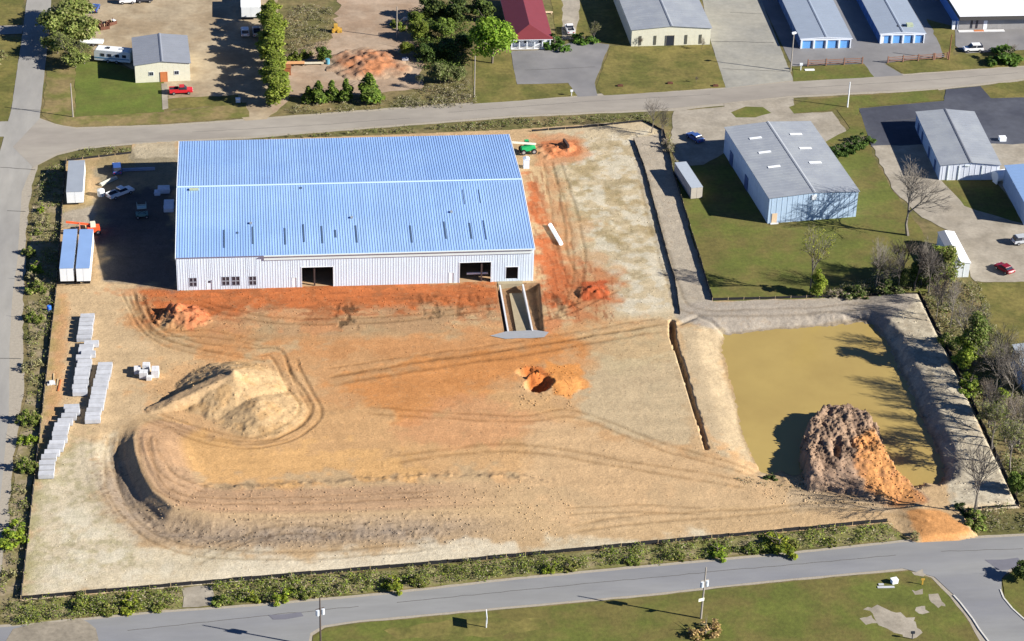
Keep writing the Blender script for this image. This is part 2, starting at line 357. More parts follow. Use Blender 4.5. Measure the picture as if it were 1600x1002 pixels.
# pond basin
PZ = -1.1
POND = GP([(1127, 545), (1131, 530), (1145, 522), (1200, 516), (1280, 511), (1346, 503), (1356, 505), (1376, 522), (1392, 545), (1405, 575), (1430, 625),
           (1450, 675), (1468, 712), (1475, 735), (1472, 752), (1462, 757), (1440, 757), (1415, 768), (1380, 752), (1290, 738), (1240, 742), (1222, 736), (1205, 742), (1190, 738), (1180, 722), (1165, 690), (1145, 610)], PZ)
dP = sdf(X, Y, POND)+(fbm(X, Y, 2.4, seed=76)-.5)*.9
east = sst(-3, 3, (X - (G(1330, 600, PZ)[0])) )
rough = fbm(X, Y, 1.6, seed=21)-.5
slope = .26 + .50*east
H = H + .8*east*sst(.5, 2.2, -dP)*(dP > -25)*sst(-2, 6, X-G(1345, 503)[0]+.25*(G(1345, 503)[1]-Y))
hp = np.where(dP > 0, PZ-.35*np.minimum(dP, 3), PZ - slope*dP) + rough*(.2+.3*east)*sst(-6, -1, dP) + (fbm(X, Y, .8, seed=23, oct=2)-.5)*(.12+.4*east)*sst(-7, -1, dP)
H = np.where(hp < H+.8, -np.log(np.exp(-7*np.clip(hp, -5, 5)) + np.exp(-7*H))/7, H)
# pad crest and curved swale (south west)
CREST = GP([(238, 655), (214, 668), (207, 690), (210, 715), (221, 748), (238, 778), (270, 803), (330, 812), (450, 811), (600, 805), (760, 798), (860, 790)])
dC, tC = segd(X, Y, CREST, False)
PADP = CREST + GP([(900, 745), (700, 700), (450, 690), (330, 670)])
ins = inpoly(X, Y, PADP)
sC = np.where(ins, dC, -dC)
fade = 1-sst(.72, 1.0, tC); lft = 1-sst(.28, .62, tC); st0 = sst(0.0, .15, tC)
padh = 1.25*(1-sst(2, 11, sC)) * fade * (.45+.55*lft)
PADMASK = sst(0, 9, sdf(X, Y, PADP)+9)
swl = -.85*np.exp(-((sC+3.9)/2.0)**2) * (.25+.75*lft) * fade
face = np.where(sC < 0, 1.25*np.clip(1+sC/(1.9+5*(1-lft)), 0, 1)**1.3, 0)*fade*(.45+.55*lft)
gl = (np.sin(sC*3.6+(fbm(X, Y, 5, seed=34)-.5)*3)*.045+np.sin(sC*7.9)*.02)*np.exp(-((sC+1)/7)**2)*(dC < 14)*sst(.02, .1, tC)*fade
H += gl
WN = np.random.RandomState(3).rand(*X.shape)
rough2 = (np.maximum(fbm(X, Y, .75, seed=33, oct=3)-.5, 0)*.45+.12*(WN-.5))*np.exp(-((sC+4.5)/4)**2)*sst(.2, .4, tC)*fade
pm = sst(-1, .5, sC)*PADMASK
H = H + np.where(sC > 0, padh, face)*st0*np.where(ins | (dC < 12), 1, 0) + np.where(dC < 14, swl*st0 + rough2, 0)
# row of clods along the inner edge of the berm
N0 = fbm(X, Y, 4, seed=40)
EDG = GP([(250, 690), (262, 725), (290, 752), (330, 764), (400, 760), (560, 750), (700, 742), (800, 744), (860, 752)])
dE, tE = segd(X, Y, EDG, False)
H += .75*np.exp(-((dE+(N0-.5)*2.5)/.9)**2)*np.maximum(fbm(X, Y, 1.0, seed=41)-.45, 0) * sst(0, .3, tE)*(1-sst(.9, 1, tE))
# conical stockpile with its ramp
pk = G(362, 583, 3.7); r1 = np.hypot(X-pk[0], (Y-pk[1])*1.0)
nz = fbm(X, Y, 3, seed=51)-.5
cone = 3.7 - np.where(r1 < 1.6, r1*.12, .19+(r1-1.6)*.42) + nz*.8*sst(1, 5, r1)
cx0 = G(405, 640, .5); r2 = np.hypot(X-cx0[0], Y-cx0[1]); cone = np.maximum(cone, 2.2-.26*r2+nz*.5)
RMP = [pk, G(238, 641)]; dR, tR = segd(X, Y, RMP, False)
ridge = 3.8*(1-tR)+.25 - np.maximum(dR-1.0, 0)*1.1 + nz*.2
RM2 = [pk, G(330, 664)]; dR2, tR2 = segd(X, Y, RM2, False)
ridge = np.maximum(ridge, 3.5*(1-tR2)-.3 - np.maximum(dR2-1.5, 0)*.45 + nz*.3)
PILE = np.maximum(cone, ridge); H = np.maximum(H, PILE + (fbm(X, Y, .9, seed=52, oct=3)-.5)*.3)
H += .7*np.exp(-(np.hypot(X-pk[0]-.3, Y-pk[1]+.6)/.8)**2)
# small stockpiles:  centre px, radius m, height, clod roughness
def pile(px, py, rx, ry, h, seed, ns=.8):
    global H
    c = G(px, py); q = np.hypot((X-c[0])/rx, (Y-c[1])/ry)
    n1 = fbm(X, Y, 1.1, seed=seed)
    q = q+(fbm(X, Y, 1.3, seed=seed+40)-.5)*ns; b = h*np.clip(1-q, 0, 1)**.8*(1-ns*.7+ns*1.4*n1)
    H = H + b
    return q
pile(287, 497, 5.0, 4.0, 1.7, 61); pile(272, 490, 2.4, 2.4, 1.2, 62)
pile(925, 457, 3.2, 2.6, 1.2, 63); pile(835, 591, 1.6, 1.4, 1.1, 64, ns=.3); pile(866, 602, 5.2, 4.0, .8, 66, ns=.25)
def pit(px, py, rx, ry, h, ns=1.1):
    global H
    c = G(px, py); q = np.hypot((X-c[0])/rx, (Y-c[1])/ry)+(fbm(X, Y, .9, seed=401)-.5)*ns; H = H - h*np.clip(1-q, 0, 1)**.6
pit(824, 582, 2.0, 1.5, 1.3, .5); pit(842, 602, 2.8, 2.6, 2.4, .5)
pile(860, 236, 5, 3.5, .8, 67); pile(885, 230, 2.0, 2.5, .9, 68)
# trench between yard and pond, and shallow ditch above it
TR = GP([(1050, 503), (1051, 525), (1058, 548), (1072, 592), (1085, 636), (1096, 670), (1104, 702)])
dT, tT = segd(X, Y, TR, False); wT = .56-.26*tT
H -= (1.9-1.1*tT)*(1-sst(.8, 1.12, (dT+(fbm(X, Y, 1.2, seed=77)-.5)*.4)/wT))
DT = GP([(1062, 506), (1090, 494), (1112, 502), (1135, 518)]); dD, tD = segd(X, Y, DT, False); H -= .35*np.exp(-(dD/.5)**2)
# dock trench
DOCKP = [(BW-7.9, -14.6), (BW+1.4, -14.6), (BW+1.4, -.4), (BW-7.9, -.4)]
DOCKP = [G(777, 444), G(841, 444), G(848, 518), G(788, 519)]
dk = sdf(X, Y, DOCKP); ky = np.clip((Y-G(800, 519)[1])/(0-G(800, 519)[1]), 0, 1)
H = H - sst(-.15, .35, dk)*(.55+.95*ky)
# heap of clay at the pond's edge, with a ramp
MP = [G(1263, 700, 2), G(1266, 655, 2), G(1284, 634, 2), G(1325, 630, 2), G(1356, 640, 2), G(1374, 668, 2), G(1384, 700, 1.6), G(1412, 742, .8), G(1446, 786, 0), G(1400, 792, 0), G(1350, 774, .2), G(1300, 766, 0), G(1266, 764, 0)]
dM = sdf(X, Y, MP)+(fbm(X, Y, 3.2, seed=74)-.5)*2.6+(fbm(X, Y, .9, seed=75)-.5)*.9; a_ = np.array(G(1338, 690, 2)); b_ = np.array(G(1445, 792, 0)); ab = b_-a_
tM = np.clip(((X-a_[0])*ab[0]+(Y-a_[1])*ab[1])/(ab@ab), 0, 1)
rg = fbm(X, Y, 1.0, 2.0, seed=71, oct=5); gul = np.maximum(fbm(X, Y, .9, 4.5, seed=72, oct=3)-.56, 0)*2.2
ft = 1.8*(1-tM)+.15
nc = G(1306, 700, 1.5); ft = ft - 1.5*np.exp(-(((X-nc[0]-(Y-nc[1])*.15)/.7)**2+((Y-nc[1])/2.6)**2))
topm = ft + ((rg-.5)*1.1+(WN-.5)*.45+(fbm(X, Y, 3.5, seed=78)-.5)*1.2)*(1-.75*sst(.05, .3, tM)) - gul*.6*(1-sst(.0, .2, tM))
wst = np.where(dM > -1.0, PZ-.3 + (topm-PZ+.3)*sst(-1.0, .5, dM), -9)
WL = wst + (rg-.5)*.3; H = np.where(dM > -1.0, np.maximum(H, WL), H); MND = dM
# tyre tracks
TRK = []
def track(pts, dep=.1, wd=.35, gap=1.9, passes=1, seed=0, twin=True):
    P = GP(pts)
    # smooth by Catmull-Rom
    Q = []
    for i in range(len(P)-1):
        p0 = np.array(P[max(i-1, 0)]); p1 = np.array(P[i]); p2 = np.array(P[i+1]); p3 = np.array(P[min(i+2, len(P)-1)])
        for k in range(5):
            t = k/5; Q.append(tuple(.5*((2*p1)+(-p0+p2)*t+(2*p0-5*p1+4*p2-p3)*t*t+(-p0+3*p1-3*p2+p3)*t**3)))
    Q.append(P[-1]); xa = min(q[0] for q in Q)-4; xb = max(q[0] for q in Q)+4; ya = min(q[1] for q in Q)-4; yb = max(q[1] for q in Q)+4
    i0, i1 = np.searchsorted(xs, [xa, xb]); j0, j1 = np.searchsorted(ys, [ya, yb])
    if i1 <= i0 or j1 <= j0: return
    x = X[j0:j1, i0:i1]; y = Y[j0:j1, i0:i1]; off = seed*1.7
    wob = (fbm(x, y, 6, seed=90+seed)-.5)*.9
    d, t = segd(x, y, Q, False); d = d+wob
    e = sst(0, .05, t)*(1-sst(.95, 1, t))
    g = np.exp(-((np.abs(d)-gap/2)/wd)**2) if twin else np.exp(-(d/wd)**2)
    br = sst(.3, .5, fbm(x, y, 1.5, seed=120+seed)); g = g*e*(.45+.55*br)
    H[j0:j1, i0:i1] -= dep*g*.9; H[j0:j1, i0:i1] += dep*.25*e*np.exp(-((np.abs(d)-gap/2-wd*1.8)/wd)**2)
    TRK.append((j0, j1, i0, i1, g))
track([(208, 455), (222, 490), (245, 518), (290, 535), (345, 545), (400, 550), (430, 552), (446, 585), (470, 620), (478, 640), (466, 660), (430, 680), (400, 688)], .14, .3, 2.1, seed=1)
track([(198, 452), (214, 492), (240, 525), (300, 548), (420, 570)], .12, .3, 1.9, seed=2)
track([(452, 558), (470, 600), (490, 635), (488, 655), (455, 682), (400, 695), (330, 690), (260, 665), (215, 650)], .12, .3, 2.0, seed=3)
track([(217, 456), (228, 500), (262, 520), (330, 522), (420, 540)], .09, .3, 1.9, seed=4)
track([(240, 650), (300, 672), (380, 690), (450, 680)], .1, .3, 2.2, seed=5)
track([(505, 598), (640, 575), (800, 552), (900, 535), (1040, 512)], .1, .5, 2.4, seed=6)
track([(500, 585), (640, 562), (800, 540), (940, 517), (1045, 500)], .08, .4, 2.2, seed=7)
track([(560, 640), (800, 655), (900, 648), (1040, 700), (1190, 740)], .06, .4, 2.0, seed=8)
track([(180, 670), (172, 720), (180, 770), (205, 810), (250, 845), (330, 865), (500, 868), (700, 850)], .09, .3, 2.1, seed=9)
track([(235, 690), (245, 725), (270, 755), (330, 770)], .1, .3, 1.6, seed=10)
track([(225, 680), (232, 740), (262, 780), (330, 790), (500, 785), (700, 775)], .06, .3, 2.0, seed=11)
track([(855, 250), (868, 320), (880, 400), (900, 440)], .1, .3, 2.0, seed=12)
track([(868, 250), (895, 340), (905, 420), (890, 480)], .08, .3, 2.0, seed=13)
track([(840, 500), (900, 480), (960, 450)], .08, .3, 2.0, seed=14)
track([(880, 800), (1000, 795), (1100, 800)], .05, .3, 2.0, seed=15)
track([(300, 880), (420, 830), (560, 835)], .05, .3, 2.0, seed=16)
track([(880, 830), (1000, 812), (1180, 800), (1290, 790), (1400, 800), (1470, 830)], .07, .4, 2.0, seed=17)
track([(1000, 260), (1020, 340), (1050, 440), (1080, 485), (1200, 488), (1380, 478)], .04, .4, 2.0, seed=18)
track([(300, 470), (420, 500), (600, 500), (760, 480)], .08, .4, 2.0, seed=19)
track([(600, 720), (800, 700), (1000, 730), (1180, 760)], .05, .5, 2.2, seed=20)
# --- colours
def lin(r, g, b): return np.array(A(r, g, b))
C = np.zeros(X.shape+(3,)) + lin(203, 170, 126)
N1 = fbm(X, Y, 7, seed=201); N2 = fbm(X, Y, 2.2, seed=202); NS = fbm(X, Y, 14, 1.4, seed=203); N3 = fbm(X, Y, .7, seed=204, oct=3)
def lay(mask, col):
    global C
    C = C*(1-mask[..., None]) + np.array(col)*mask[..., None]
def paint(pts, col, soft=3.0, amt=1.0, nz_=.8, z=0):
    P = GP(pts, z) if pts and pts[0][0] is not None else pts
    d = sdf(X, Y, P) + (N1-.5)*soft*2.6*nz_ + (N2-.5)*soft*2.0*nz_
    lay(np.clip(sst(-soft*.5, soft*.5, d)*amt, 0, 1), lin(*col))
def spots(pts, col, thr=.55, amt=.7, sc=3.0, seed=5, soft=2, wdt=.08):
    d = sst(-soft, soft, sdf(X, Y, GP(pts))); n_ = fbm(X, Y, sc, seed=seed); lay(d*sst(thr-wdt, thr+wdt, n_)*amt, lin(*col))
paint([(80, 440), (240, 440), (240, 640), (60, 760)], (206, 176, 134), 3)
paint([(86, 455), (112, 455), (104, 560), (92, 640), (68, 700)], (212, 160, 110), 1.5, .8)
paint([(40, 930), (60, 760), (110, 690), (170, 680), (160, 780), (230, 850), (420, 885), (700, 860), (1100, 830), (1100, 850), (40, 945)], (212, 195, 162), 4)
spots([(40, 930), (60, 745), (125, 660), (165, 720), (160, 800), (230, 880)], (164, 154, 110), .54, .55, 1.2, 6, 2, .12)
spots([(60, 925), (90, 760), (160, 820), (300, 900)], (224, 212, 184), .5, .7, 3, 7, 3, .15)
paint([(400, 870), (800, 845), (830, 868), (600, 905), (300, 915)], (222, 207, 177), 3.0, .85)
paint([(850, 200), (1045, 185), (1062, 300), (1062, 500), (950, 500), (930, 440), (880, 400), (850, 280)], (204, 184, 148), 3)
spots([(860, 230), (960, 215), (1040, 330), (1030, 400), (950, 400), (890, 340)], (158, 136, 90), .5, .6, 4, 11, 4, .16)
spots([(860, 230), (960, 215), (1050, 430), (950, 470), (890, 380)], (134, 120, 78), .56, .4, 1.6, 13, 4, .1)
spots([(870, 220), (1040, 200), (1055, 480), (960, 500)], (222, 212, 188), .55, .6, 2.2, 12, 2, .12)
paint([(985, 215), (1045, 210), (1112, 470), (1140, 500), (1060, 505), (1040, 420)], (184, 170, 148), 1.0)
paint([(1062, 500), (1062, 474), (1440, 460), (1470, 520), (1380, 530), (1345, 500), (1200, 512), (1140, 520)], (178, 165, 147), 1.5)
paint([(1060, 512), (1130, 512), (1130, 560), (1180, 720), (1220, 745), (1130, 745), (1090, 640)], (200, 178, 142), 1.2, .8)
paint([(1380, 520), (1440, 462), (1592, 795), (1480, 800), (1480, 740)], (206, 192, 164), 1.5)
spots([(1380, 520), (1440, 462), (1592, 795), (1480, 800), (1480, 740)], (166, 152, 128), .5, .6, 1.2, 14)
# soil of the pond banks just above the water
lay(sst(-3.6, -2.4, dP)*(1-sst(-.1, .1, dP))*.45*sst(-2, 4, X-G(1400, 600)[0]), lin(150, 138, 124))
lay(sst(-.9, -.2, dP)*.5, lin(120, 98, 62))
# central yard
paint([(230, 560), (520, 560), (1040, 510), (1060, 640), (1180, 760), (900, 800), (830, 742), (320, 760), (240, 720)], (208, 166, 118), 5, 1, 1.4)
paint([(190, 470), (420, 490), (800, 500), (1000, 505), (960, 560), (800, 640), (700, 720), (500, 740), (330, 740), (260, 700), (440, 660), (500, 600), (450, 560), (280, 550)], (206, 152, 100), 8, .75, 1.0)
paint([(200, 500), (420, 520), (640, 515), (850, 530), (1040, 512), (900, 560), (700, 640), (560, 660), (500, 620), (480, 560), (300, 545)], (200, 142, 90), 6, .75, 1.0)
paint([(440, 560), (560, 555), (760, 570), (700, 620), (560, 640), (490, 620)], (200, 156, 108), 4, .6, 1.5)
paint([(450, 640), (900, 600), (820, 735), (330, 752), (240, 700)], (208, 165, 114), 5, .8)
paint([(250, 670), (420, 700), (640, 705), (640, 742), (320, 755), (250, 720)], (218, 170, 110), 3.5, .8, 1.4)
paint([(520, 600), (660, 570), (1000, 515), (930, 545), (760, 600), (640, 660)], (206, 138, 78), 4.0, .8, 1.0)
paint([(600, 690), (720, 620), (860, 660), (760, 700)], (208, 150, 104), 4, .6)
paint([(880, 620), (940, 560), (1060, 560), (1090, 700), (960, 680)], (196, 176, 140), 4, .8)
paint([(900, 520), (1045, 505), (1060, 560), (960, 590)], (192, 172, 132), 3, .6)
paint([(840, 660), (1180, 730), (1250, 790), (900, 830), (820, 760)], (210, 176, 132), 4, .7)
paint([(850, 560), (900, 575), (925, 610), (880, 632), (840, 625)], (224, 150, 80), 1.6, .9, 2)
paint([(820, 575), (850, 572), (862, 612), (832, 622)], (206, 120, 62), 1.2, .9)
# orange clay in front of and beside the shed
paint([(165, 452), (340, 448), (790, 436), (790, 500), (640, 515), (430, 520), (320, 512), (240, 508)], (196, 142, 98), 3, .75, 1.6)
paint([(225, 455), (340, 448), (786, 436), (786, 478), (600, 486), (420, 484), (300, 500), (240, 492)], (194, 108, 58), 3, .9, 1.0)
paint([(822, 270), (842, 285), (862, 350), (895, 410), (940, 432), (962, 470), (905, 495), (842, 492), (836, 430)], (190, 98, 52), 4, .9, 1.0)
paint([(848, 250), (862, 260), (885, 330), (900, 400), (880, 400), (858, 330)], (190, 140, 96), 2.5, .7)
paint([(838, 262), (862, 256), (900, 330), (935, 400), (985, 470), (960, 505), (900, 505), (880, 440), (870, 350)], (190, 146, 102), 4, .55, 1.2)
paint([(830, 212), (905, 208), (920, 245), (862, 262), (832, 262)], (206, 148, 104), 2, .8)
paint([(845, 222), (900, 218), (905, 240), (860, 250)], (196, 110, 64), 1.5, .7)
paint([(845, 490), (900, 500), (850, 522), (845, 508)], (206, 132, 84), 1.5, .8)
paint([(262, 478), (310, 480), (330, 500), (300, 516), (262, 505)], (206, 122, 80), 1.2, .9)
paint([(905, 440), (945, 440), (950, 468), (912, 470)], (186, 88, 50), 1.0, .9)
_s1 = sst(.56, .66, fbm(X, Y, .55, 3.5, seed=501, oct=3))*sst(-2, 1, sdf(X, Y, GP([(822, 270), (862, 270), (900, 400), (965, 440), (960, 500), (845, 500)]))); lay(_s1*.5, lin(140, 78, 46))
_s2 = sst(.55, .66, fbm(X, Y, 5, .7, seed=502, oct=3))*sst(-2, 1, sdf(X, Y, GP([(225, 455), (786, 438), (786, 500), (240, 510)]))); lay(_s2*.5, lin(158, 92, 56))
spots([(300, 452), (786, 438), (786, 500), (300, 510)], (150, 96, 60), .56, .5, 2.5, 16)
spots([(380, 490), (780, 470), (780, 525), (380, 530)], (176, 150, 112), .5, .6, 5, 17)
spots([(200, 455), (300, 470), (460, 540), (300, 560), (200, 520)], (176, 138, 96), .5, .45, 3, 18)
# greyed swale and berm
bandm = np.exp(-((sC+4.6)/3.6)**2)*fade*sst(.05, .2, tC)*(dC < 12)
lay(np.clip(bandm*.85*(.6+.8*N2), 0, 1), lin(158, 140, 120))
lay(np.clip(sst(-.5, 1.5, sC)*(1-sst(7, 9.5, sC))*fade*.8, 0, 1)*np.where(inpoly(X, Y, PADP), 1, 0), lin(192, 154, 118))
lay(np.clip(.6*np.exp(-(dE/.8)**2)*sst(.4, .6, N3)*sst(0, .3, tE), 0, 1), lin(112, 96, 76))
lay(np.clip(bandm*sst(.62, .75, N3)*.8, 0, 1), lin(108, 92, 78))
lay(np.clip(sst(.66, .78, N3)*.30, 0, 1), lin(150, 124, 92)); lay(np.clip(sst(.34, .22, N3)*0, 0, 1), lin(1, 1, 1))
# stockpiles
pm_ = sst(-.2, .4, PILE); lay(pm_*.75, lin(206, 174, 128)); lay(pm_*sst(.5, .62, N2)*.5, lin(190, 148, 96)); lay(np.clip(1-dR/2.2, 0, 1)*.6, lin(176, 146, 114))
mm = sst(-1.2, .2, MND); lay(mm*.95, lin(172, 142, 116)); lay(mm*sst(.5, .6, rg)*.6, lin(140, 118, 100)); lay(mm*sst(.05, .2, gul)*.5, lin(104, 84, 72))
rp = sst(-.7, .7, sdf(X, Y, GP([(1338, 688), (1362, 670), (1382, 703), (1420, 745), (1450, 790), (1400, 796), (1356, 764), (1340, 730)], 1.0))+(N2-.5)*2.0)*mm; lay(rp*.95, lin(222, 156, 94)); lay(rp*sst(.54, .62, N2)*.5, lin(180, 128, 90))
paint([(1408, 800), (1470, 802), (1526, 838), (1500, 846), (1440, 850), (1420, 822)], (222, 158, 96), 1.2, .95)
paint([(1230, 760), (1380, 780), (1400, 800), (1240, 800)], (186, 164, 132), 2, .6)
# yard west of the shed
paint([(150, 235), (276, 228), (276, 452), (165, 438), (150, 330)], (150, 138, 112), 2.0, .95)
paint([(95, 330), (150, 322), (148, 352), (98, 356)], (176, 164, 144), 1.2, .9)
paint([(160, 300), (276, 290), (276, 450), (165, 436)], (92, 88, 88), 3, .85)  # dark grey paints the shed's shade into the ground colour
paint([(104, 252), (205, 240), (210, 262), (140, 262), (140, 320), (104, 330)], (176, 152, 104), 1.5, .7)
paint([(208, 224), (276, 220), (276, 245), (208, 250)], (190, 174, 144), 1, .9)
# dock
dkm = sst(-.6, -.1, dk); lay(dkm*.9, lin(150, 116, 84))
# verge by the fence: greenish rim
rim = segd(X, Y, GP([(40, 930), (88, 470)]), False)[0]; lay(np.clip(1-rim/2.6, 0, 1)*.55*sst(.35, .6, N2), lin(140, 136, 78))
# tracks darker, streaks, broad tone
for (j0, j1, i0, i1, g) in TRK: C[j0:j1, i0:i1] *= (1-.26*g)[..., None]*np.array([1, .97, .92])**g[..., None]
C *= 1.06*(.90+.20*NS)[..., None]; C *= (.86+.28*N2)[..., None]; C *= (.87+.26*N3)[..., None]
# crawler marks: rows of short dark bars
for (pp, dens) in ([(522, 476), (558, 474), (558, 515), (524, 512)], 1), ([(640, 462), (765, 458), (770, 492), (650, 502)], .6), ([(860, 455), (900, 450), (905, 490), (860, 495)], .7), ([(205, 460), (240, 470), (235, 520), (212, 500)], .6):
    d = sst(-1, 1, sdf(X, Y, GP(pp))); br = sst(.55, .68, fbm(X, Y, .8, 2.2, seed=301, oct=2)); C *= (1-.6*dens*d*br)[..., None]; H -= .12*dens*d*br
WN2 = np.random.RandomState(5).rand(*X.shape); grit = sst(.35, .65, fbm(X, Y, 5, seed=310))
H += (WN2-.5)*(.02+.03*grit) + .25*np.maximum(WN2-.985, 0)/.015*.5*grit*(fbm(X, Y, 12, seed=311) > .5)
inside = sdf(X, Y, SITE)
H = H*sst(-.3, 1.0, inside)+.03*(1-sst(-.3, 1.0, inside))
# mesh
ny, nx = X.shape
keep_v = inside > -.35
fi = np.arange(ny*nx).reshape(ny, nx)
q = np.stack([fi[:-1, :-1], fi[:-1, 1:], fi[1:, 1:], fi[1:, :-1]], -1).reshape(-1, 4)
kf = keep_v.ravel()[q].all(1)
# leave out what lies deep under the shed's slab
cxq = X.ravel()[q].mean(1); cyq = Y.ravel()[q].mean(1)
kf &= ~((cxq > 1) & (cxq < BW-1) & (cyq > 1) & (cyq < BD-1))
q = q[kf]; used = np.unique(q); remap = -np.ones(ny*nx, np.int64); remap[used] = np.arange(len(used)); q = remap[q]
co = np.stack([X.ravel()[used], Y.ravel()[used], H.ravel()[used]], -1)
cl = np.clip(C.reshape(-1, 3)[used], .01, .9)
def np_mesh(name, co, q, cols, m, k=4, smooth=False):
    me = bpy.data.meshes.new(name); me.vertices.add(len(co)); me.vertices.foreach_set('co', co.astype(np.float32).ravel())
    nf = len(q); me.loops.add(nf*k); me.loops.foreach_set('vertex_index', q.astype(np.int32).ravel())
    me.polygons.add(nf); me.polygons.foreach_set('loop_start', np.arange(0, nf*k, k, dtype=np.int32))
    if smooth: me.polygons.foreach_set('use_smooth', np.ones(nf, bool))
    me.update(calc_edges=True)
    if cols is not None:
        a = me.color_attributes.new('Col', 'FLOAT_COLOR', 'POINT')
        a.data.foreach_set('color', np.concatenate([cols, np.ones((len(cols), 1))], 1).astype(np.float32).ravel())
    me.materials.append(m); return me
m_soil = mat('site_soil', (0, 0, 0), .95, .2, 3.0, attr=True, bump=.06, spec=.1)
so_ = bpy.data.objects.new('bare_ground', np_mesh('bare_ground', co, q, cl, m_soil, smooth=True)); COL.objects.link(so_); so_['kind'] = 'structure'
def HT(x, y):
    i = int(round((x-xs[0])/STEP)); j = int(round((y-ys[0])/STEP))
    if 0 <= i < nx and 0 <= j < ny and inside[j, i] > -.3: return float(H[j, i])
    return 0.03
# water
m_water = mat('muddy_water', A(196, 168, 98), .16, .03, .15, spec=.35, col2=A(186, 158, 92), sc2=.04)
nb = m_water.node_tree; wv = nb.nodes.new('ShaderNodeTexNoise'); wv.inputs['Scale'].default_value = 1.1; bpn = nb.nodes.new('ShaderNodeBump'); bpn.inputs['Distance'].default_value = .012
gg = nb.nodes.new('ShaderNodeNewGeometry'); nb.links.new(gg.outputs['Position'], wv.inputs['Vector']); nb.links.new(wv.outputs['Fac'], bpn.inputs['Height']); nb.links.new(bpn.outputs[0], nb.nodes['Principled BSDF'].inputs['Normal'])
def grow(P, d):
    c = np.mean(P, 0); return [(p[0]+(p[0]-c[0])/np.hypot(*(np.array(p)-c))*d, p[1]+(p[1]-c[1])/np.hypot(*(np.array(p)-c))*d) for p in P]
flat('pond_water', grow(POND, 1.2), m_water, PZ)

# ================================================================== BUILDINGS
m_white = mat('white_sheet_metal', (.64, .73, .80), .45, .03, .4, spec=.4)
m_fascia = mat('fascia_metal', (.62, .68, .66), .5, .04, .4)
m_blue_roof = mat('sky_tinted_galvanised_roof', (.29, .455, .76), .42, .06, .12, objcol=True, metal=.1, spec=.4, col2=(.325, .49, .78), sc2=.05)  # base colour also carries the blue of reflected sky
m_gap = mat('dark_opening', (.02, .025, .035), .9, 0)
m_glass = mat('dark_glass', (.03, .035, .05), .12, 0, spec=.6)
m_trimw = mat('white_trim', (.75, .78, .8), .5, .02)
m_steel = mat('red_oxide_steel', (.06, .04, .035), .7, .1)
m_slab = mat('floor_slab', (.42, .27, .15), .9, .12, .4)
m_concw = mat('cast_concrete', (.60, .60, .60), .85, .08, 1.2)
shed = thing('warehouse', 'huge new warehouse with ribbed blue roof and white front wall on the building site', 'warehouse')
MB().box(.2, .2, .0, BW-.2, BD-.2, .08).build('floor_slab', m_slab, shed)
# openings in the front wall, from the photograph: x0,x1 in px along the wall, bottom and top height
def wx(px): return (px-277.0)/(833.5-277.0)*BW
HV = 7.05
def base_y(px): return 454-(px-277)*14.5/556.5
OPEN = []
def opening(x0, x1, yt, yb):
    a, b = wx(x0), wx(x1); by = base_y((x0+x1)/2); OPEN.append((a, b, max(0.0, (by-yb)/HV), (by-yt)/HV)); return OPEN[-1]
win = [opening(295.8, 307.6, 433.8, 447.6), opening(346, 358, 432.2, 446), opening(361, 374, 431.8, 446), opening(388, 399.5, 431.6, 445.6)]
bay = [opening(470.2, 518.8, 417.6, 450), opening(717, 766, 410.5, 443), opening(790, 809, 417.6, 436.3)]
OPEN[-1] = (OPEN[-1][0], OPEN[-1][1], .6, OPEN[-1][3]); bay[2] = OPEN[-1]
dor = [opening(322.2, 331, 436.6, 453), opening(455, 462, 433.5, 449.5), opening(700, 708, 426, 443)]
# wall panels about one metre wide, cut around the openings
cuts = sorted(set([0, BW] + [v for o in OPEN for v in o[:2]] + [i*1.0 for i in range(1, 68)]))
cc = [cuts[0]]
keepx = set([0, BW] + [v for o in OPEN for v in o[:2]])
for v in cuts[1:]:
    if v-cc[-1] > .35 or v in keepx: cc.append(v)
def wallpanel(mb, x0, x1, z0, z1, y0=0.0, t=.12):
    """ribbed sheet: slim box with two shallow ribs"""
    mb.box(x0+.006, y0, z0, x1-.006, y0+t, z1)
    w_ = x1-x0
    for f in ((.25, .75) if w_ > .6 else (.5,)): mb.box(x0+w_*f-.03, y0-.035, z0, x0+w_*f+.03, y0-.001, z1)
for a, b in zip(cc[:-1], cc[1:]):
    mid = (a+b)/2; segs = [(0.0, BH-.02)]
    for o in OPEN:
        if o[0]-1e-6 <= a and b <= o[1]+1e-6:
            ns = []
            for s0, s1 in segs:
                if o[2] > s0+.05: ns.append((s0, o[2]))
                if o[3] < s1-.05: ns.append((o[3], s1))
            segs = ns
    if segs:
        mb = MB()
        for s0, s1 in segs: wallpanel(mb, a, b, s0, s1)
        mb.build('wall_panel', m_white, shed)
for x0 in (0.0, BW-.12):
    MB().prism([(.13, 0), (BD-.13, 0), (BD-.13, BH-.05), (BD/2, BH+BR-.05), (.13, BH-.05)], x0, x0+.12, 'x').build('gable_wall', m_white, shed)
MB().box(0, BD-.12, 0, BW, BD, BH-.04).build('back_wall', m_white, shed)
# steel frame inside
for i in range(9):
    x = 2+i*(BW-4)/8
    fr = MB(); fr.box(x-.15, .3, .08, x+.15, .6, BH-.3).box(x-.15, BD-.6, .08, x+.15, BD-.3, BH-.3).box(x-.15, BD/2-.15, .08, x+.15, BD/2+.15, BH+BR-.5)
    fr.prism([(.6, BH-.9), (BD/2, BH+BR-.9), (BD/2, BH+BR-.45), (.6, BH-.45)], x-.1, x+.1, 'x').prism([(BD-.6, BH-.9), (BD/2, BH+BR-.9), (BD/2, BH+BR-.45), (BD-.6, BH-.45)], x-.1, x+.1, 'x')
    fr.build('steel_frame', m_steel, shed)
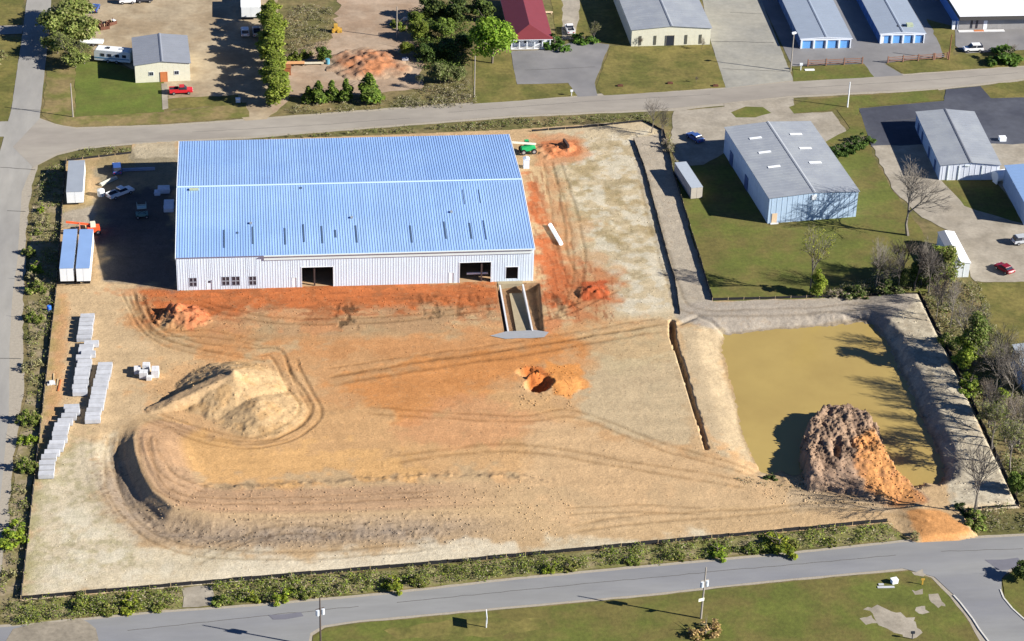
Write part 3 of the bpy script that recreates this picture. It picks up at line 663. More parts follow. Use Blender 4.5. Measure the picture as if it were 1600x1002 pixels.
# roof panels, each with two raised seams
PWD = BW/68
def roofpanel(front=True):
    mb = MB(); yo = -.35 if front else BD+.3; zo = BH - .35*BR/(BD/2)
    if not front: zo = BH - .3*BR/(BD/2)
    ym, zm = BD/2, BH+BR
    def slab(x0, x1, t0, t1):
        mb.prism([(yo, zo+t0), (ym, zm+t0), (ym, zm+t1), (yo, zo+t1)], x0, x1, 'x')
    slab(.005, PWD-.005, 0, .05)
    for xx in (.25, .75): slab(PWD*xx-.05, PWD*xx+.05, .051, .105)
    return mb.mesh('roof_panel', m_blue_roof)
rf, rb = roofpanel(True), roofpanel(False)
for i in range(68):
    for me_ in (rf, rb):
        k_ = random.uniform(.955, 1.045); inst('roof_panel', me_, shed, (i*PWD, 0, 0)).color = (k_, k_, k_*.99, 1)
m_ridge = mat('pale_ridge_cap', (.44, .58, .76), .4, .03, spec=.5)
MB().prism([(BD/2-.32, BH+BR+.10), (BD/2, BH+BR+.2), (BD/2+.32, BH+BR+.10), (BD/2+.32, BH+BR+.14), (BD/2, BH+BR+.26), (BD/2-.32, BH+BR+.14)], -.1, BW+.1, 'x').build('ridge_cap', m_ridge, shed)
for x0, nm in ((-.14, 'rake_trim'), (BW+.005, 'rake_trim')):
    z0, zm = BH-.03, BH+BR
    MB().prism([(-.36, z0-.3), (BD/2, zm-.28), (BD+.3, z0-.3), (BD+.3, z0+.1), (BD/2, zm+.1), (-.36, z0+.1)], x0, x0+.13, 'x').build(nm, m_trimw, shed)
MB().box(wx(412), -.2, BH-1.15, BW-.4, -.04, BH-.12).build('fascia', m_fascia, shed)
MB().box(wx(412), -.55, BH-.2, BW+.1, -.36, BH-.03).build('gutter', m_fascia, shed)
for px, y0, y1, wd in ((350.5, 360, 388, .32), (395, 355, 382, .32), (445.5, 357, 383, .3), (474.5, 351, 379, .3), (504, 354, 381, .3), (524.5, 360, 372, .35), (557.5, 353, 380, .3), (643, 353, 380, .3), (696, 347, 374, .3), (736, 349, 374, .3), (725, 297, 320, .12), (750, 297, 318, .12), (758, 345, 375, .12), (371, 363, 366, .4), (470, 293, 296, .5)):
    # position on the front slope
    x = None
    def roofpt(px, py):
        d = ray(px, py); n_ = np.array([0, -BR, BD/2]); p0 = np.array([0, 0, BH+.0]); t = ((p0-CAM)@n_)/(d@n_); return CAM+d*t
    a, b = roofpt(px, y1), roofpt(px + (-1.5 if px > 500 else 0)*((y1-y0)/28), y0)
    s = BR/(BD/2); xm = (a[0]+b[0])/2
    MB().prism([(a[1], BH+a[1]*s+.055), (b[1], BH+b[1]*s+.055), (b[1], BH+b[1]*s+.12), (a[1], BH+a[1]*s+.12)], xm-wd/2, xm+wd/2, 'x').build('roof_slot', mat('roof_slot_shade', (.06, .10, .16), .7, 0), shed)
for a, b, z0, z1 in win:
    f = MB(); t = .09
    f.box(a, -.05, z0, b, .02, z0+t).box(a, -.05, z1-t, b, .02, z1).box(a, -.05, z0+t, a+t, .02, z1-t).box(b-t, -.05, z0+t, b, .02, z1-t)
    f.box((a+b)/2-.09, -.045, z0+t, (a+b)/2+.09, .02, z1-t).box(a+t, -.04, (z0+z1)/2-.08, (a+b)/2-.09, .02, (z0+z1)/2+.08).box((a+b)/2+.09, -.04, (z0+z1)/2-.08, b-t, .02, (z0+z1)/2+.08)
    fr = f.build('window', mat('grey_window_frame', (.30, .32, .36), .5, 0), shed)
    for (u0, u1) in ((a+t, (a+b)/2-.09), ((a+b)/2+.09, b-t)):
        for (v0, v1) in ((z0+t, (z0+z1)/2-.08), ((z0+z1)/2+.08, z1-t)):
            MB().box(u0, .021, v0, u1, .04, v1).build('pane', m_glass, fr)
for i, (a, b, z0, z1) in enumerate(dor):
    d = MB().box(a+.05, .03, .0, b-.05, .08, z1-.05).build('door', m_trimw if i else m_white, shed)
    f = MB().box(a, -.05, 0, a+.06, .1, z1).box(b-.06, -.05, 0, b, .1, z1).box(a+.06, -.05, z1-.06, b-.06, .1, z1).build('door_frame', m_fascia, shed)
    if i == 0: MB().box((a+b)/2-.2, -.005, z1-.75, (a+b)/2+.25, .029, z1-.3).build('door_window', m_glass, d)
for a, b, z0, z1 in bay:
    MB().box(a-.12, -.06, z0, a, .16, z1+.12).box(b, -.06, z0, b+.12, .16, z1+.12).box(a, -.06, z1, b, .16, z1+.12).build('bay_trim', m_trimw, shed)
MB().box(bay[1][0]+1.5, 1.4, 1.0, bay[1][1]-.4, 1.7, 1.35).build('crossbar', m_trimw, shed)

# generic gabled metal building, ridge running back from the front
def gable(name, label, cat, FL, ang, W, D, h, rise, mw, mr, walls_ribbed=True, over=.25, panel=1.2, mtrim=None, lift=0.03, ridge_mat=None, mwside=None):
    t = thing(name, label, cat, (FL[0], FL[1], lift), rad(ang))
    mwside = mwside or mw
    n = max(2, int(W/panel)); pw = W/n
    # front and back: panels with a sloping top
    def top(x): return h + rise*(1-abs(x-W/2)/(W/2))
    for i in range(n):
        x0, x1 = i*pw+.004, (i+1)*pw-.004; m_ = MB()
        if x0 < W/2 < x1: prof = [(x0, 0), (x1, 0), (x1, top(x1)-.03), (W/2, top(W/2)-.03), (x0, top(x0)-.03)]
        else: prof = [(x0, 0), (x1, 0), (x1, top(x1)-.03), (x0, top(x0)-.03)]
        m_.prism(prof, 0, .1)
        if walls_ribbed: m_.box((x0+x1)/2-.04, -.04, .02, (x0+x1)/2+.04, -.001, min(top(x0), top(x1))-.1)
        m_.build('wall_panel', mw, t)
    MB().prism([(0.0, 0), (W, 0), (W, h-.03), (W/2, h+rise-.03), (0, h-.03)], D-.1, D).build('back_wall', mw, t)
    ns = max(2, int(D/panel/1.3)); ps = D/ns
    me = MB().box(0, .004, 0, .1, ps-.004, h-.02)
    if walls_ribbed: me.box(-.04, ps/2-.05, 0, -.001, ps/2+.05, h-.05)
    me = me.mesh('side_panel', mwside)
    for i in range(ns):
        inst('side_panel', me, t, (0, i*ps+.1 if i == 0 else i*ps, 0) if i else (0, .105, 0), 0, (1, 1, 1) if i else (1, (ps-.11)/ps, 1))
    MB().box(W-.1, .105, 0, W, D-.105, h-.02).build('side_wall', mwside, t)
    nr = max(2, int(D/panel)); pr = (D+2*over)/nr
    s = rise/(W/2)
    for side in (0, 1):
        x0, x1 = (-over, W/2) if side == 0 else (W/2, W+over)
        za, zb = (h-over*s, h+rise) if side == 0 else (h+rise, h-over*s)
        m_ = MB().prism([(x0, za), (x1, zb), (x1, zb+.07), (x0, za+.07)], .003, pr-.003).prism([(x0, za+.071), (x1, zb+.071), (x1, zb+.11), (x0, za+.11)], pr/2-.03, pr/2+.03)
        me = m_.mesh('roof_panel', mr)
        for i in range(nr): inst('roof_panel', me, t, (0, -over+i*pr, 0))
    MB().prism([(W/2-.3, h+rise+.1-.3*s), (W/2, h+rise+.13), (W/2+.3, h+rise+.1-.3*s), (W/2+.3, h+rise+.14-.3*s), (W/2, h+rise+.2), (W/2-.3, h+rise+.14-.3*s)], -over, D+over).build('ridge_cap', ridge_mat or mr, t)
    if mtrim:
        MB().prism([(-over-.02, h-over*s-.12), (W/2, h+rise-.1), (W+over+.02, h-over*s-.12), (W+over+.02, h-over*s+.06), (W/2, h+rise+.08), (-over-.02, h-over*s+.06)], -over-.05, -over-.005).build('rake_trim', mtrim, t)
    return t
def door(t, x0, x1, z1, m, name='door', y=-.1, z0=0.0, frame=None, depth=.06):
    o = MB().box(x0, y+.012, z0, x1, y+.012+depth, z1).build(name, m, t)
    if frame:
        k = .1; MB().box(x0-k, y-.02, z0, x0, y+.1, z1+k).box(x1, y-.02, z0, x1+k, y+.1, z1+k).box(x0, y-.02, z1, x1, y+.1, z1+k).build(name+'_frame', frame, t)
    return o
mc = mat('cream_metal_wall', (.62, .60, .47), .6, .05)
mgroof = mat('grey_metal_roof', (.23, .245, .275), .5, .06, .5, spec=.4)
mgroof2 = mat('light_grey_roof', (.27, .29, .32), .5, .05, .4, col2=(.30, .32, .34), sc2=.2, spec=.4)
# cream office (upper left)
o = gable('metal_office', 'small cream metal building with a grey gable roof and an orange door', 'building', np.array(G(212, 130)), 3.5, 12.1, 14.6, 4.3, .7, mc, mgroof, walls_ribbed=False)
for k in range(3):
    x = 14+k*19.5; MB().box(x, 10.2+k*1.1, BH+BR*(10.2+k*1.1)/(BD/2)+.1, x+.5, 10.8+k*1.1, BH+BR*(10.8+k*1.1)/(BD/2)+.3).build('roof_pipe', mat('grey_flashing', (.25, .28, .3), .6, 0), shed)
MB().box(2.4, BD/2-1.5, BH+BR-.02, 4.2, BD/2-.8, BH+BR+.25).build('tool_bundle', mat('yellowish_unit', (.4, .45, .3), .7, .1), shed)
m_or = mat('orange_paint', (.5, .17, .06), .6, .05)
door(o, 5.6, 7.0, 2.3, m_or, frame=m_or)
for x in (3.0, 8.6):
    f = MB().box(x, -.07, 1.6, x+1.1, -.045, 2.6).build('window', m_trimw, o)
    MB().box(x+.1, -.09, 1.7, x+.52, -.071, 2.5).build('pane', m_glass, f); MB().box(x+.58, -.09, 1.7, x+1.0, -.071, 2.5).build('pane', m_glass, f)
# blue shed C
m_lb = mat('light_blue_wall', (.36, .47, .60), .55, .06, 1.0)
o = gable('metal_building', 'light blue metal building with six roof lights in its grey roof', 'building', np.array(G(1199, 350)), 6.0, 18.8, 32, 5.9, .55, m_lb, mgroof2, panel=1.1, ridge_mat=mat('pale_ridge', (.36, .38, .4), .5, .03))
m_sky = mat('roof_light_plastic', (.85, .87, .88), .4, 0)
s = .55/9.4
for j in range(3):
    for side in (0, 1):
        x0 = 3.4 if side == 0 else 12.4; y = 25.2-j*6.6-(0 if side == 0 else -.4); x1 = x0+2.6
        f = lambda x: 5.9+.55*(1-abs(x-9.4)/9.4)+.125
        MB().prism([(x0, f(x0)), (x1, f(x1)), (x1, f(x1)+.06), (x0, f(x0)+.06)], y, y+.75).build('roof_light', m_sky, o)
MB().box(8.9, -.14, 4.75, 9.9, -.05, 5.9).build('vent', m_trimw, o)
door(o, .8, 1.9, 2.3, mat('tan_door', (.6, .45, .3), .6, 0), y=-.12)
MB().box(.5, -.5, 0, 2.2, -.12, .2).build('doorstep', m_concw, o)
for yy in (14, 25): MB().box(-.14, yy, 0, -.045, yy+2.2, 3).build('side_door', mat('navy_door', (.06, .10, .22), .6, 0), o)
# white-fronted shed D
o = gable('metal_building', 'grey-roofed metal building with a white end wall by the dark lot', 'building', np.array(G(1467, 282)), -2.4, 12.6, 25, 3.6, .6, mat('white_blue_wall', (.66, .70, .78), .5, .03), mgroof2, panel=1.1, ridge_mat=mat('dark_ridge', (.19, .20, .22), .5, .03), mwside=mat('pale_blue_side', (.35, .45, .6), .5, .04))
for xx in (1.6, 3.9, 8.8): MB().box(xx, -.13, 0, xx+.12, -.045, 3.5).build('downpipe', m_fascia, o)
for yy in (4, 10, 17, 21): MB().box(-.13, yy, 0, -.045, yy+1.2, 2.4).build('side_door', mat('navy_door', (0, 0, 0)), o)
MB().box(5.1, -.2, 3.35, 6.2, -.05, 3.55).build('lamp_hood', m_fascia, o)
# cream shed E
o = gable('metal_building', 'cream metal building with light grey roof and a dark square door, at the top', 'building', np.array(G(986, 73)), 1.0, 18.6, 26, 4.2, .75, mc, mgroof2, panel=1.2, walls_ribbed=False)
door(o, 8.2, 10.0, 2.5, m_gap, frame=mat('dark_frame', (.2, .18, .14), .7, 0))
for x in (1.8, 5.3, 12.6, 16.0): MB().box(x, -.08, .3, x+.55, -.045, 2.6).build('window', mat('bronze_glass', (.10, .10, .08), .3, 0), o)
# storage rows F and G
m_sblue = mat('sky_blue_door', (.14, .36, .72), .5, .04)
m_swh = mat('white_pier', (.72, .76, .82), .5, .03)
m_sroof = mat('storage_roof', (.27, .315, .38), .5, .04, .4, spec=.4)
m_sside = mat('blue_side_wall', (.10, .20, .42), .5, .04)
def storage(label, FL, W, D, nd, first=False):
    o = gable('storage_building', label, 'building', FL, -.6, W, D, 2.5, .35, m_swh, m_sroof, walls_ribbed=False, panel=1.4, mtrim=m_swh, mwside=m_sside)
    o['group'] = 'rows of storage units'
    p = W/nd
    for i in range(nd):
        x0 = i*p+.45; x1 = (i+1)*p-.25
        if first and i == 0: x0 += .6
        MB().box(x0, -.035, 0, x1, -.012, 2.05).build('shutter_door', m_sblue, o)
        MB().box(x1-.28, -.045, 0, x1, -.036, 2.05).build('door_jamb', mat('deep_blue_jamb', (.03, .1, .22), .5, 0), o)
        MB().box(i*p, -.28, 0, i*p+.4, -.05, 2.1).build('pier', m_swh, o)
    MB().box(W-.22, -.28, 0, W, -.05, 2.1).box(0, -.28, 2.1, W, -.05, 2.5).build('lintel', m_swh, o)
    k = int(D/3.2)
    me = MB().box(-.07, .5, 0, -.045, 2.7, 2.05).mesh('side_shutter', mat('dark_blue_shutter', (.06, .13, .30), .5, 0))
    for i in range(k): inst('side_shutter', me, o, (0, i*3.2, 0))
    return o
storage('grey-roofed storage row with four blue doors, left of its twin', np.array(G(1250, 76)), 11.9, 38, 4)
o = storage('grey-roofed storage row with a small green unit and dark mat on its roof', np.array(G(1374, 68)), 10.6, 38, 4, True)
MB().cbox(5.5, 3.2, 2.82, 1.7, .8, .12).build('roof_mat', m_gap, o)
MB().cbox(7.7, 3.4, 2.8, 1.5, 1.3, .6).build('roof_unit', mat('yellowish_unit', (.4, .45, .3), .7, .1), o)
# white-roofed building H (top right)
o = thing('flat_roof_building', 'long building with a bright white flat roof and dark eave in the top right corner', 'building', (*G(1497, 47), .03), rad(0))
mgw = mat('grey_block_wall', (.28, .27, .26), .85, .1, 1.5)
MB().box(0, 0, 0, 26, .2, 2.9).build('wall', mgw, o); MB().box(0, .21, 0, .2, 22, 2.9).build('wall', m_sside, o)
MB().box(-.3, -1.1, 2.91, 26.3, 22, 3.9).build('eave', mat('charcoal_eave', (.07, .065, .06), .8, .05), o)
MB().box(-.4, -1.2, 3.901, 26.4, 22, 4.02).build('roof', mat('white_membrane', (.85, .85, .85), .5, .03), o)
for x in (2.8, 4.1): MB().box(x, -.03, .3, x+.55, -.003, 2.4).build('window', m_glass, o)
MB().box(6, -.05, 0, 6.9, -.003, 2.3).build('door', m_trimw, o)
MB().box(-.2, -1.5, 0, 11, -.4, .12).build('walkway', m_concw, o); MB().box(3.6, -1.4, .121, 6.0, -.5, .16).build('doormat', m_or, o)
for x in (1.5, 6.5, 11.5, 15.5): MB().box(x, 1.2, 4.021, x+2.6, 1.4, 4.06).build('roof_seam', mat('grey_seam', (.5, .5, .5), .6, 0), o)
# house B with red hip roof
m_red = mat('red_metal_roof', (.17, .035, .04), .5, .06, .6)
m_redl = m_red
o = thing('house', 'white house with a dark red hipped roof beside the grey gravel lot', 'house', (*G(798, 78), .03), rad(-.2))
W, D, h, rr = 9.4, 26, 2.6, 1.7
MB().box(.5, 1.6, 0, W-.5, D, h-.02).build('wall', mat('white_siding', (.7, .72, .75), .6, .04), o)
MB().face([(-.3, -.3, h), (W+.3, -.3, h), (W/2, 4.5, h+rr)]).build('roof_hip', m_red, o)
MB().face([(-.3, -.3, h), (W/2, 4.5, h+rr), (W/2, D, h+rr), (-.3, D, h)]).build('roof_slope', m_red, o)
MB().face([(W+.3, -.3, h), (W+.3, D, h), (W/2, D, h+rr), (W/2, 4.5, h+rr)]).build('roof_slope', m_red, o)
MB().box(-.3, -.3, h-.16, W+.3, D, h-.01).build('soffit', m_trimw, o)
for i in range(6): MB().box(.1+i*(W-.5)/5, .1, 0, .35+i*(W-.5)/5, .35, h-.17).build('porch_post', m_trimw, o)
for x in (1.3, 3.2, 6.6): MB().box(x, 1.5, .9, x+1, 1.59, 2.1).build('window', m_glass, o)
MB().box(4.7, 1.5, 0, 5.7, 1.59, 2.1).build('door', m_trimw, o)
MB().box(0, 0, -.02, W, 1.6, .12).build('porch_floor', m_concw, o)
# right-edge blue-roofed building I
o = gable('metal_building', 'blue-roofed building cut off by the right edge', 'building', np.array(G(1600, 353)), -1.5, 14, 17.5, 4.6, .5, mat('white_blue_wall', (0, 0, 0)), mat('pale_blue_roof', (.22, .34, .55), .4, .04, spec=.5), panel=1.2, mwside=mat('pale_blue_side', (0, 0, 0)))
# corner building J (right, lower)
o = gable('metal_building', 'pale blue shed roof showing behind bare trees at the right edge', 'building', np.array(G(1602, 622)), 0, 10, 10, 5, .5, mat('pale_blue_side', (0, 0, 0)), mat('pale_sheet_roof', (.4, .45, .5), .5, .03))
# white lean building K
o = thing('long_white_shed', 'narrow white shed with a bright white roof slope beside the gravel drive', 'shed', (*G(1488, 434), .03), rad(0))
MB().box(0, 0, 0, 3.2, 12.5, 3.1).build('wall', mat('white_panel_wall', (.66, .70, .72), .5, .05), o)
MB().prism([(-.15, 3.12), (1.3, 3.45), (1.3, 3.52), (-.15, 3.19)], -.1, 12.7).build('roof_slope', mgroof, o)
MB().prism([(1.3, 3.45), (3.35, 3.1), (3.35, 3.2), (1.3, 3.52)], -.1, 12.7).build('roof_slope', m_sky, o)
MB().box(2.0, -.04, 0, 2.12, -.003, 3).build('door_edge', m_fascia, o)

# ================================================================== DOCK
def wallthing(label, a, b, z0, z1, t=.3):
    d = math.atan2(b[1]-a[1], b[0]-a[0]); L_ = math.hypot(b[0]-a[0], b[1]-a[1])
    o = MB().box(0, -t/2, z0, L_, t/2, z1).build('retaining_wall', m_concw); o.location = (a[0], a[1], 0); o.rotation_euler = (0, 0, d)
    return tag(o, label, 'retaining wall', 'concrete walls of the loading dock')
wallthing('left concrete wall of the loading dock ramp, below the shed', G(781, 447), G(794, 519), -1.8, .25)
wallthing('right concrete wall of the loading dock ramp, below the shed', G(817, 446), G(832, 518), -1.8, .25)
dr = MB(); a, b = G(782, 447), G(818, 446); c, d = G(831, 519), G(795, 520)
dr.face([(d[0]+1.5, d[1], -.2), (c[0]-.1, c[1], -.2), (b[0]-.1, b[1]-1.4, -.9), (a[0]+1.6, a[1]-1.4, -.9)])
tag(dr.build('ramp_slab', mat('sandy_concrete', A(186, 168, 134), .9, .1, 1.0)), 'sandy ramp floor between the two dock walls', 'ramp')
MB().box(bay[2][0]-1.6, -1.1, -1.4, bay[2][1]+.9, -.05, .12).build('dock_platform', mat('sandy_concrete', (0, 0, 0)), shed)
ap = flat('apron_slab', GP([(766, 526), (790, 519), (836, 517), (858, 520), (850, 528), (790, 531)]), mat('grey_blue_concrete', A(172, 172, 172), .85, .06), .16, kind=None, rag=.15)
tag(ap, 'pale grey concrete slab at the foot of the dock ramp', 'slab')

# ================================================================== VEHICLES, TRAILERS, EQUIPMENT
m_tyre = mat('tyre_rubber', (.02, .02, .02), .9, 0); m_rim = mat('wheel_rim', (.45, .45, .47), .4, 0, metal=.6)
def wheel(parent, x, y, r=.36, w_=.24, name='wheel'):
    o = MB().tube((x, y-w_/2, r), (x, y+w_/2, r), r, n=12).build(name, m_tyre, parent)
    sgn = 1 if y > 0 else -1
    MB().tube((x, y+sgn*(w_/2+.002), r), (x, y+sgn*(w_/2+.02), r), r*.55, n=8).build('rim', m_rim, o); return o
def paintm(name, col): return mat(name, col, .28, 0.0, spec=.6)
def car(label, loc, rz, pm, kind='sedan', group=None, L_=4.7, cat='car', name='parked_car'):
    o = thing(name, label, cat, (loc[0], loc[1], HT(*loc)+.03), rad(rz), group); W2 = .92; s_ = L_/4.7
    if kind == 'pickup':
        body = [(-2.6, .45), (2.6, .45), (2.62, .8), (2.5, 1.0), (1.3, 1.1), (-.3, 1.1), (-2.6, 1.1)]
        m_ = MB().prism([(x*s_*.98, z) for x, z in body], -W2, W2); m_.build('body', pm, o, bevel=.05)
        cab = [(-.45, 1.11), (-.35, 1.72), (.75, 1.75), (1.35, 1.11)]
        MB().prism([(x*s_, z) for x, z in cab], -.78, .78).build('cabin', m_glass, o, bevel=.03)
        MB().prism([(-.36*s_, 1.70), (.74*s_, 1.74), (.72*s_, 1.82), (-.34*s_, 1.78)], -.76, .76).build('roof', pm, o, bevel=.02)
        MB().box(-2.5*s_, -.75, 1.105, -.6*s_, .75, 1.13).build('load_bed', m_gap, o)
        MB().box(-2.6*s_, -.9, 1.101, -.5*s_, -.78, 1.3).box(-2.6*s_, .78, 1.101, -.5*s_, .9, 1.3).box(-2.6*s_, -.78, 1.101, -2.5*s_, .78, 1.3).build('bed_side', pm, o)
        wxs = (-1.6*s_, 1.65*s_); fx = 2.56*s_
    else:
        hh = {'sedan': 1.42, 'suv': 1.72, 'van': 2.0}[kind]
        body = [(-2.3, .4), (2.3, .4), (2.35, .7), (2.2, .88), (1.15, 1.0), (-2.2, 1.02), (-2.35, .8)]
        MB().prism([(x*s_, z) for x, z in body], -W2, W2).build('body', pm, o, bevel=.06)
        back = -1.7 if kind == 'sedan' else -2.15
        cab = [(back, 1.0), (back+.45*(1 if kind == 'sedan' else .35), hh-.06), (.45, hh-.04), (1.2, 1.0)]
        MB().prism([(x*s_, z) for x, z in cab], -.78, .78).build('cabin', m_glass, o, bevel=.04)
        MB().prism([((back+.5)*s_, hh-.05), (.42*s_, hh-.03), (.38*s_, hh+.04), ((back+.55)*s_, hh+.03)], -.76, .76).build('roof', pm, o, bevel=.02)
        for xx in (-.55, ): MB().box(xx*s_-.05, -.815, 1.02, xx*s_+.05, -.782, hh-.06).box(xx*s_-.05, .782, 1.02, xx*s_+.05, .815, hh-.06).build('pillar', pm, o)
        wxs = (-1.4*s_, 1.45*s_); fx = 2.3*s_
    for x in wxs:
        for y in (-.86, .86): wheel(o, x, y)
    for y in (-.62, .62):
        MB().box(fx, y-.18, .66, fx+.06, y+.18, .82).build('headlight', m_trimw, o)
        MB().box(-fx-.05, y-.15, .7, -fx+.02, y+.15, .9).build('tail_light', mat('tail_red', (.4, .02, .02), .3, 0), o)
    return o
P_red = paintm('red_paint', (.55, .02, .03)); P_wh = paintm('white_paint', (.8, .8, .8)); P_blue = paintm('blue_paint', (.04, .09, .28))
P_dred = paintm('dark_red_paint', (.22, .01, .02)); P_sil = paintm('silver_paint', (.42, .44, .46)); P_dk = paintm('dark_paint', (.04, .045, .06))
car('bright red pickup parked beside the cream metal building', G(283, 146), 3, P_red, 'pickup', cat='pickup', name='pickup_truck')
car('white pickup parked on the grass track beside the red-roofed house', G(890, 50), 92, P_wh, 'pickup', L_=4.2, cat='pickup', name='pickup_truck')
car('white estate car on the asphalt in front of the white-roofed building', G(1520, 80), 182, P_wh, 'suv')
car('dark blue car parked on pale gravel above the container', G(1086, 219), 118, P_blue, 'sedan')
car('small blue car by the trees at the top left', G(148, 17), 80, P_blue, 'sedan', L_=4.2)
car('dark red car on the gravel drive near the right edge', G(1569, 424), 118, P_dred, 'sedan', L_=4.2)
car('silver car cut off by the right edge above the dark red car', G(1598, 380), 10, P_sil, 'suv')
car('white car with a long shadow at the very top of the dirt yard', G(199, 5), 4, P_wh, 'suv', L_=3.9)
car('dark car beside the white car at the very top of the dirt yard', G(226, 3), 4, P_dk, 'sedan', L_=3.9)
car('white van in the shade below the big white truck, left one of the pair', G(383, 54), 92, P_wh, 'suv', L_=4.4)
car('silver pickup in the shade below the big white truck, right one of the pair', G(401, 54), 92, P_sil, 'pickup', L_=4.4, cat='pickup', name='pickup_truck')
car('white pickup standing diagonally in the edge of the warehouse shade', G(188, 306), 38, P_wh, 'pickup', L_=5.4, cat='pickup', name='pickup_truck')
car('dark blue pickup with a white box roof in the yard by the top fence', G(183, 268), 95, P_blue, 'suv', L_=4.8)
# semi trailers
m_tw = mat('white_trailer_side', (.72, .74, .74), .45, .03); m_tr = mat('sky_tinted_trailer_roof', (.26, .40, .66), .4, .06, .3, metal=.2, spec=.5)  # blue of the trailer roof is sky reflection put into its colour
m_fr = mat('black_chassis', (.03, .03, .03), .8, 0)
def trailer(label, FL, rz, W, D, h, group=None, roofm=m_tr, z0=1.1, name='semi_trailer', side=m_tw, end=None):
    o = thing(name, label, 'trailer', (FL[0], FL[1], .04), rad(rz), group)
    MB().box(0, .12, z0, W, D, h-.005).build('box_body', side, o); MB().box(-.02, 0, h, W+.02, D, h+.06).build('roof', roofm, o)
    for i in range(2): MB().box(i*W/2+.03, .04, z0, (i+1)*W/2-.03, .118, h-.03).build('rear_door', end or m_tw, o)
    for i in range(int(D/1.2)): MB().box(-.03, .6+i*1.2, z0, -.002, .66+i*1.2, h-.1).box(W+.002, .6+i*1.2, z0, W+.03, .66+i*1.2, h-.1).build('side_post', side, o)
    if z0 > .5:
        MB().box(.5, .3, z0-.3, W-.5, D-.3, z0-.002).build('chassis', m_fr, o)
        for y in (1.4, 2.8):
            for x in (.15, W-.45): MB().tube((x, y, .5), (x+.3, y, .5), .5, n=12).build('wheel', m_tyre, o)
        MB().box(.5, D-3.5, 0, .7, D-3.3, z0-.3).box(W-.7, D-3.5, 0, W-.5, D-3.3, z0-.3).build('landing_gear', m_fr, o)
        MB().box(.1, .05, .5, W-.1, .15, .62).build('bumper', m_fr, o)
    return o
trailer('left of the two white trailers side by side by the left fence', G(95, 448), 0, 2.6, 15.4, 3.9, 'white trailers standing by the left fence')
trailer('right of the two white trailers side by side by the left fence', G(120.5, 448), 0, 2.6, 15.4, 3.9, 'white trailers standing by the left fence')
trailer('lone grey-roofed white trailer above the orange machine by the left fence', G(105, 322), 1, 3.3, 13.8, 3.1, 'white trailers standing by the left fence', roofm=mat('grey_trailer_roof', (.28, .31, .35), .5, .06, .5), z0=.6)
trailer('grey steel container on the lawn left of the light blue building', G(1079, 312), 8, 2.5, 11.6, 2.6, None, roofm=mat('pale_container_roof', (.36, .40, .45), .5, .05), z0=.1, name='container', side=mat('grey_container_side', (.25, .25, .27), .6, .05), end=mat('beige_container_end', (.42, .38, .32), .6, .05))
bpy.data.objects['container']['category'] = 'container'
# big white box truck at the top
o = thing('box_truck', 'big white box truck parked at the top edge above the two shaded cars', 'truck', (*G(377, 33), .04), rad(0))
MB().box(0, 0, .9, 4.6, 9, 3.5).build('box_body', m_tw, o); MB().box(-.02, -.02, 3.505, 4.62, 9, 3.6).build('roof', m_sky, o)
MB().box(.3, 9.1, .5, 4.3, 11.4, 2.6).build('cab', P_wh, o, bevel=.1)
for y in (1.5, 10.2):
    for x in (.1, 4.1): MB().tube((x, y, .5), (x+.4, y, .5), .5, n=12).build('wheel', m_tyre, o)
MB().box(.6, .3, .6, 4, 9, .89).build('chassis', m_fr, o); MB().box(.1, -.04, .95, 2.27, -.003, 3.4).build('rear_door', m_tw, o); MB().box(2.33, -.04, .95, 4.5, -.003, 3.4).build('rear_door', m_tw, o)
# caravan and its towed neighbour
o = thing('camper', 'white camper with striped side parked left of the cream building', 'camper', (*G(178, 96), .04), rad(-14))
MB().prism([(-4.2, .5), (4.2, .5), (4.2, 2.9), (3.6, 3.1), (-3.8, 3.1), (-4.2, 2.6)], -1.3, 1.3).build('body', m_tw, o, bevel=.08)
for x in (-2.6, -1.0, .8, 2.4): MB().box(x, -1.33, 1.6, x+.9, -1.302, 2.3).build('window', m_glass, o)
MB().box(-4, -1.33, 1.1, 4, -1.302, 1.35).build('stripe', mat('blue_stripe', (.1, .25, .4), .5, 0), o)
MB().box(-1.6, -.4, 3.11, -.8, .4, 3.3).build('roof_vent', m_gap, o); MB().box(1.6, -.3, 3.11, 2.5, .3, 3.3).build('roof_unit', P_sil, o)
for x in (-1.0, 1.0):
    for y in (-1.2, 1.2): wheel(o, x, y, .4)
MB().tube((-5.4, 0, .6), (-4.2, 0, .6), .06).build('drawbar', m_fr, o)
o = thing('flatbed_trailer', 'small white flat trailer left of the camper under the tree', 'trailer', (*G(144, 70), .04), rad(-8))
MB().box(-2.6, -.9, .6, 2.6, .9, .75).build('deck', m_tw, o); MB().box(-2.6, -.9, .751, -2.5, .9, 1.3).box(-2.5, .82, .751, 2.6, .9, 1.1).build('rail', m_tw, o)
for x in (-.5, .5):
    for y in (-.95, .95): wheel(o, x, y, .33)
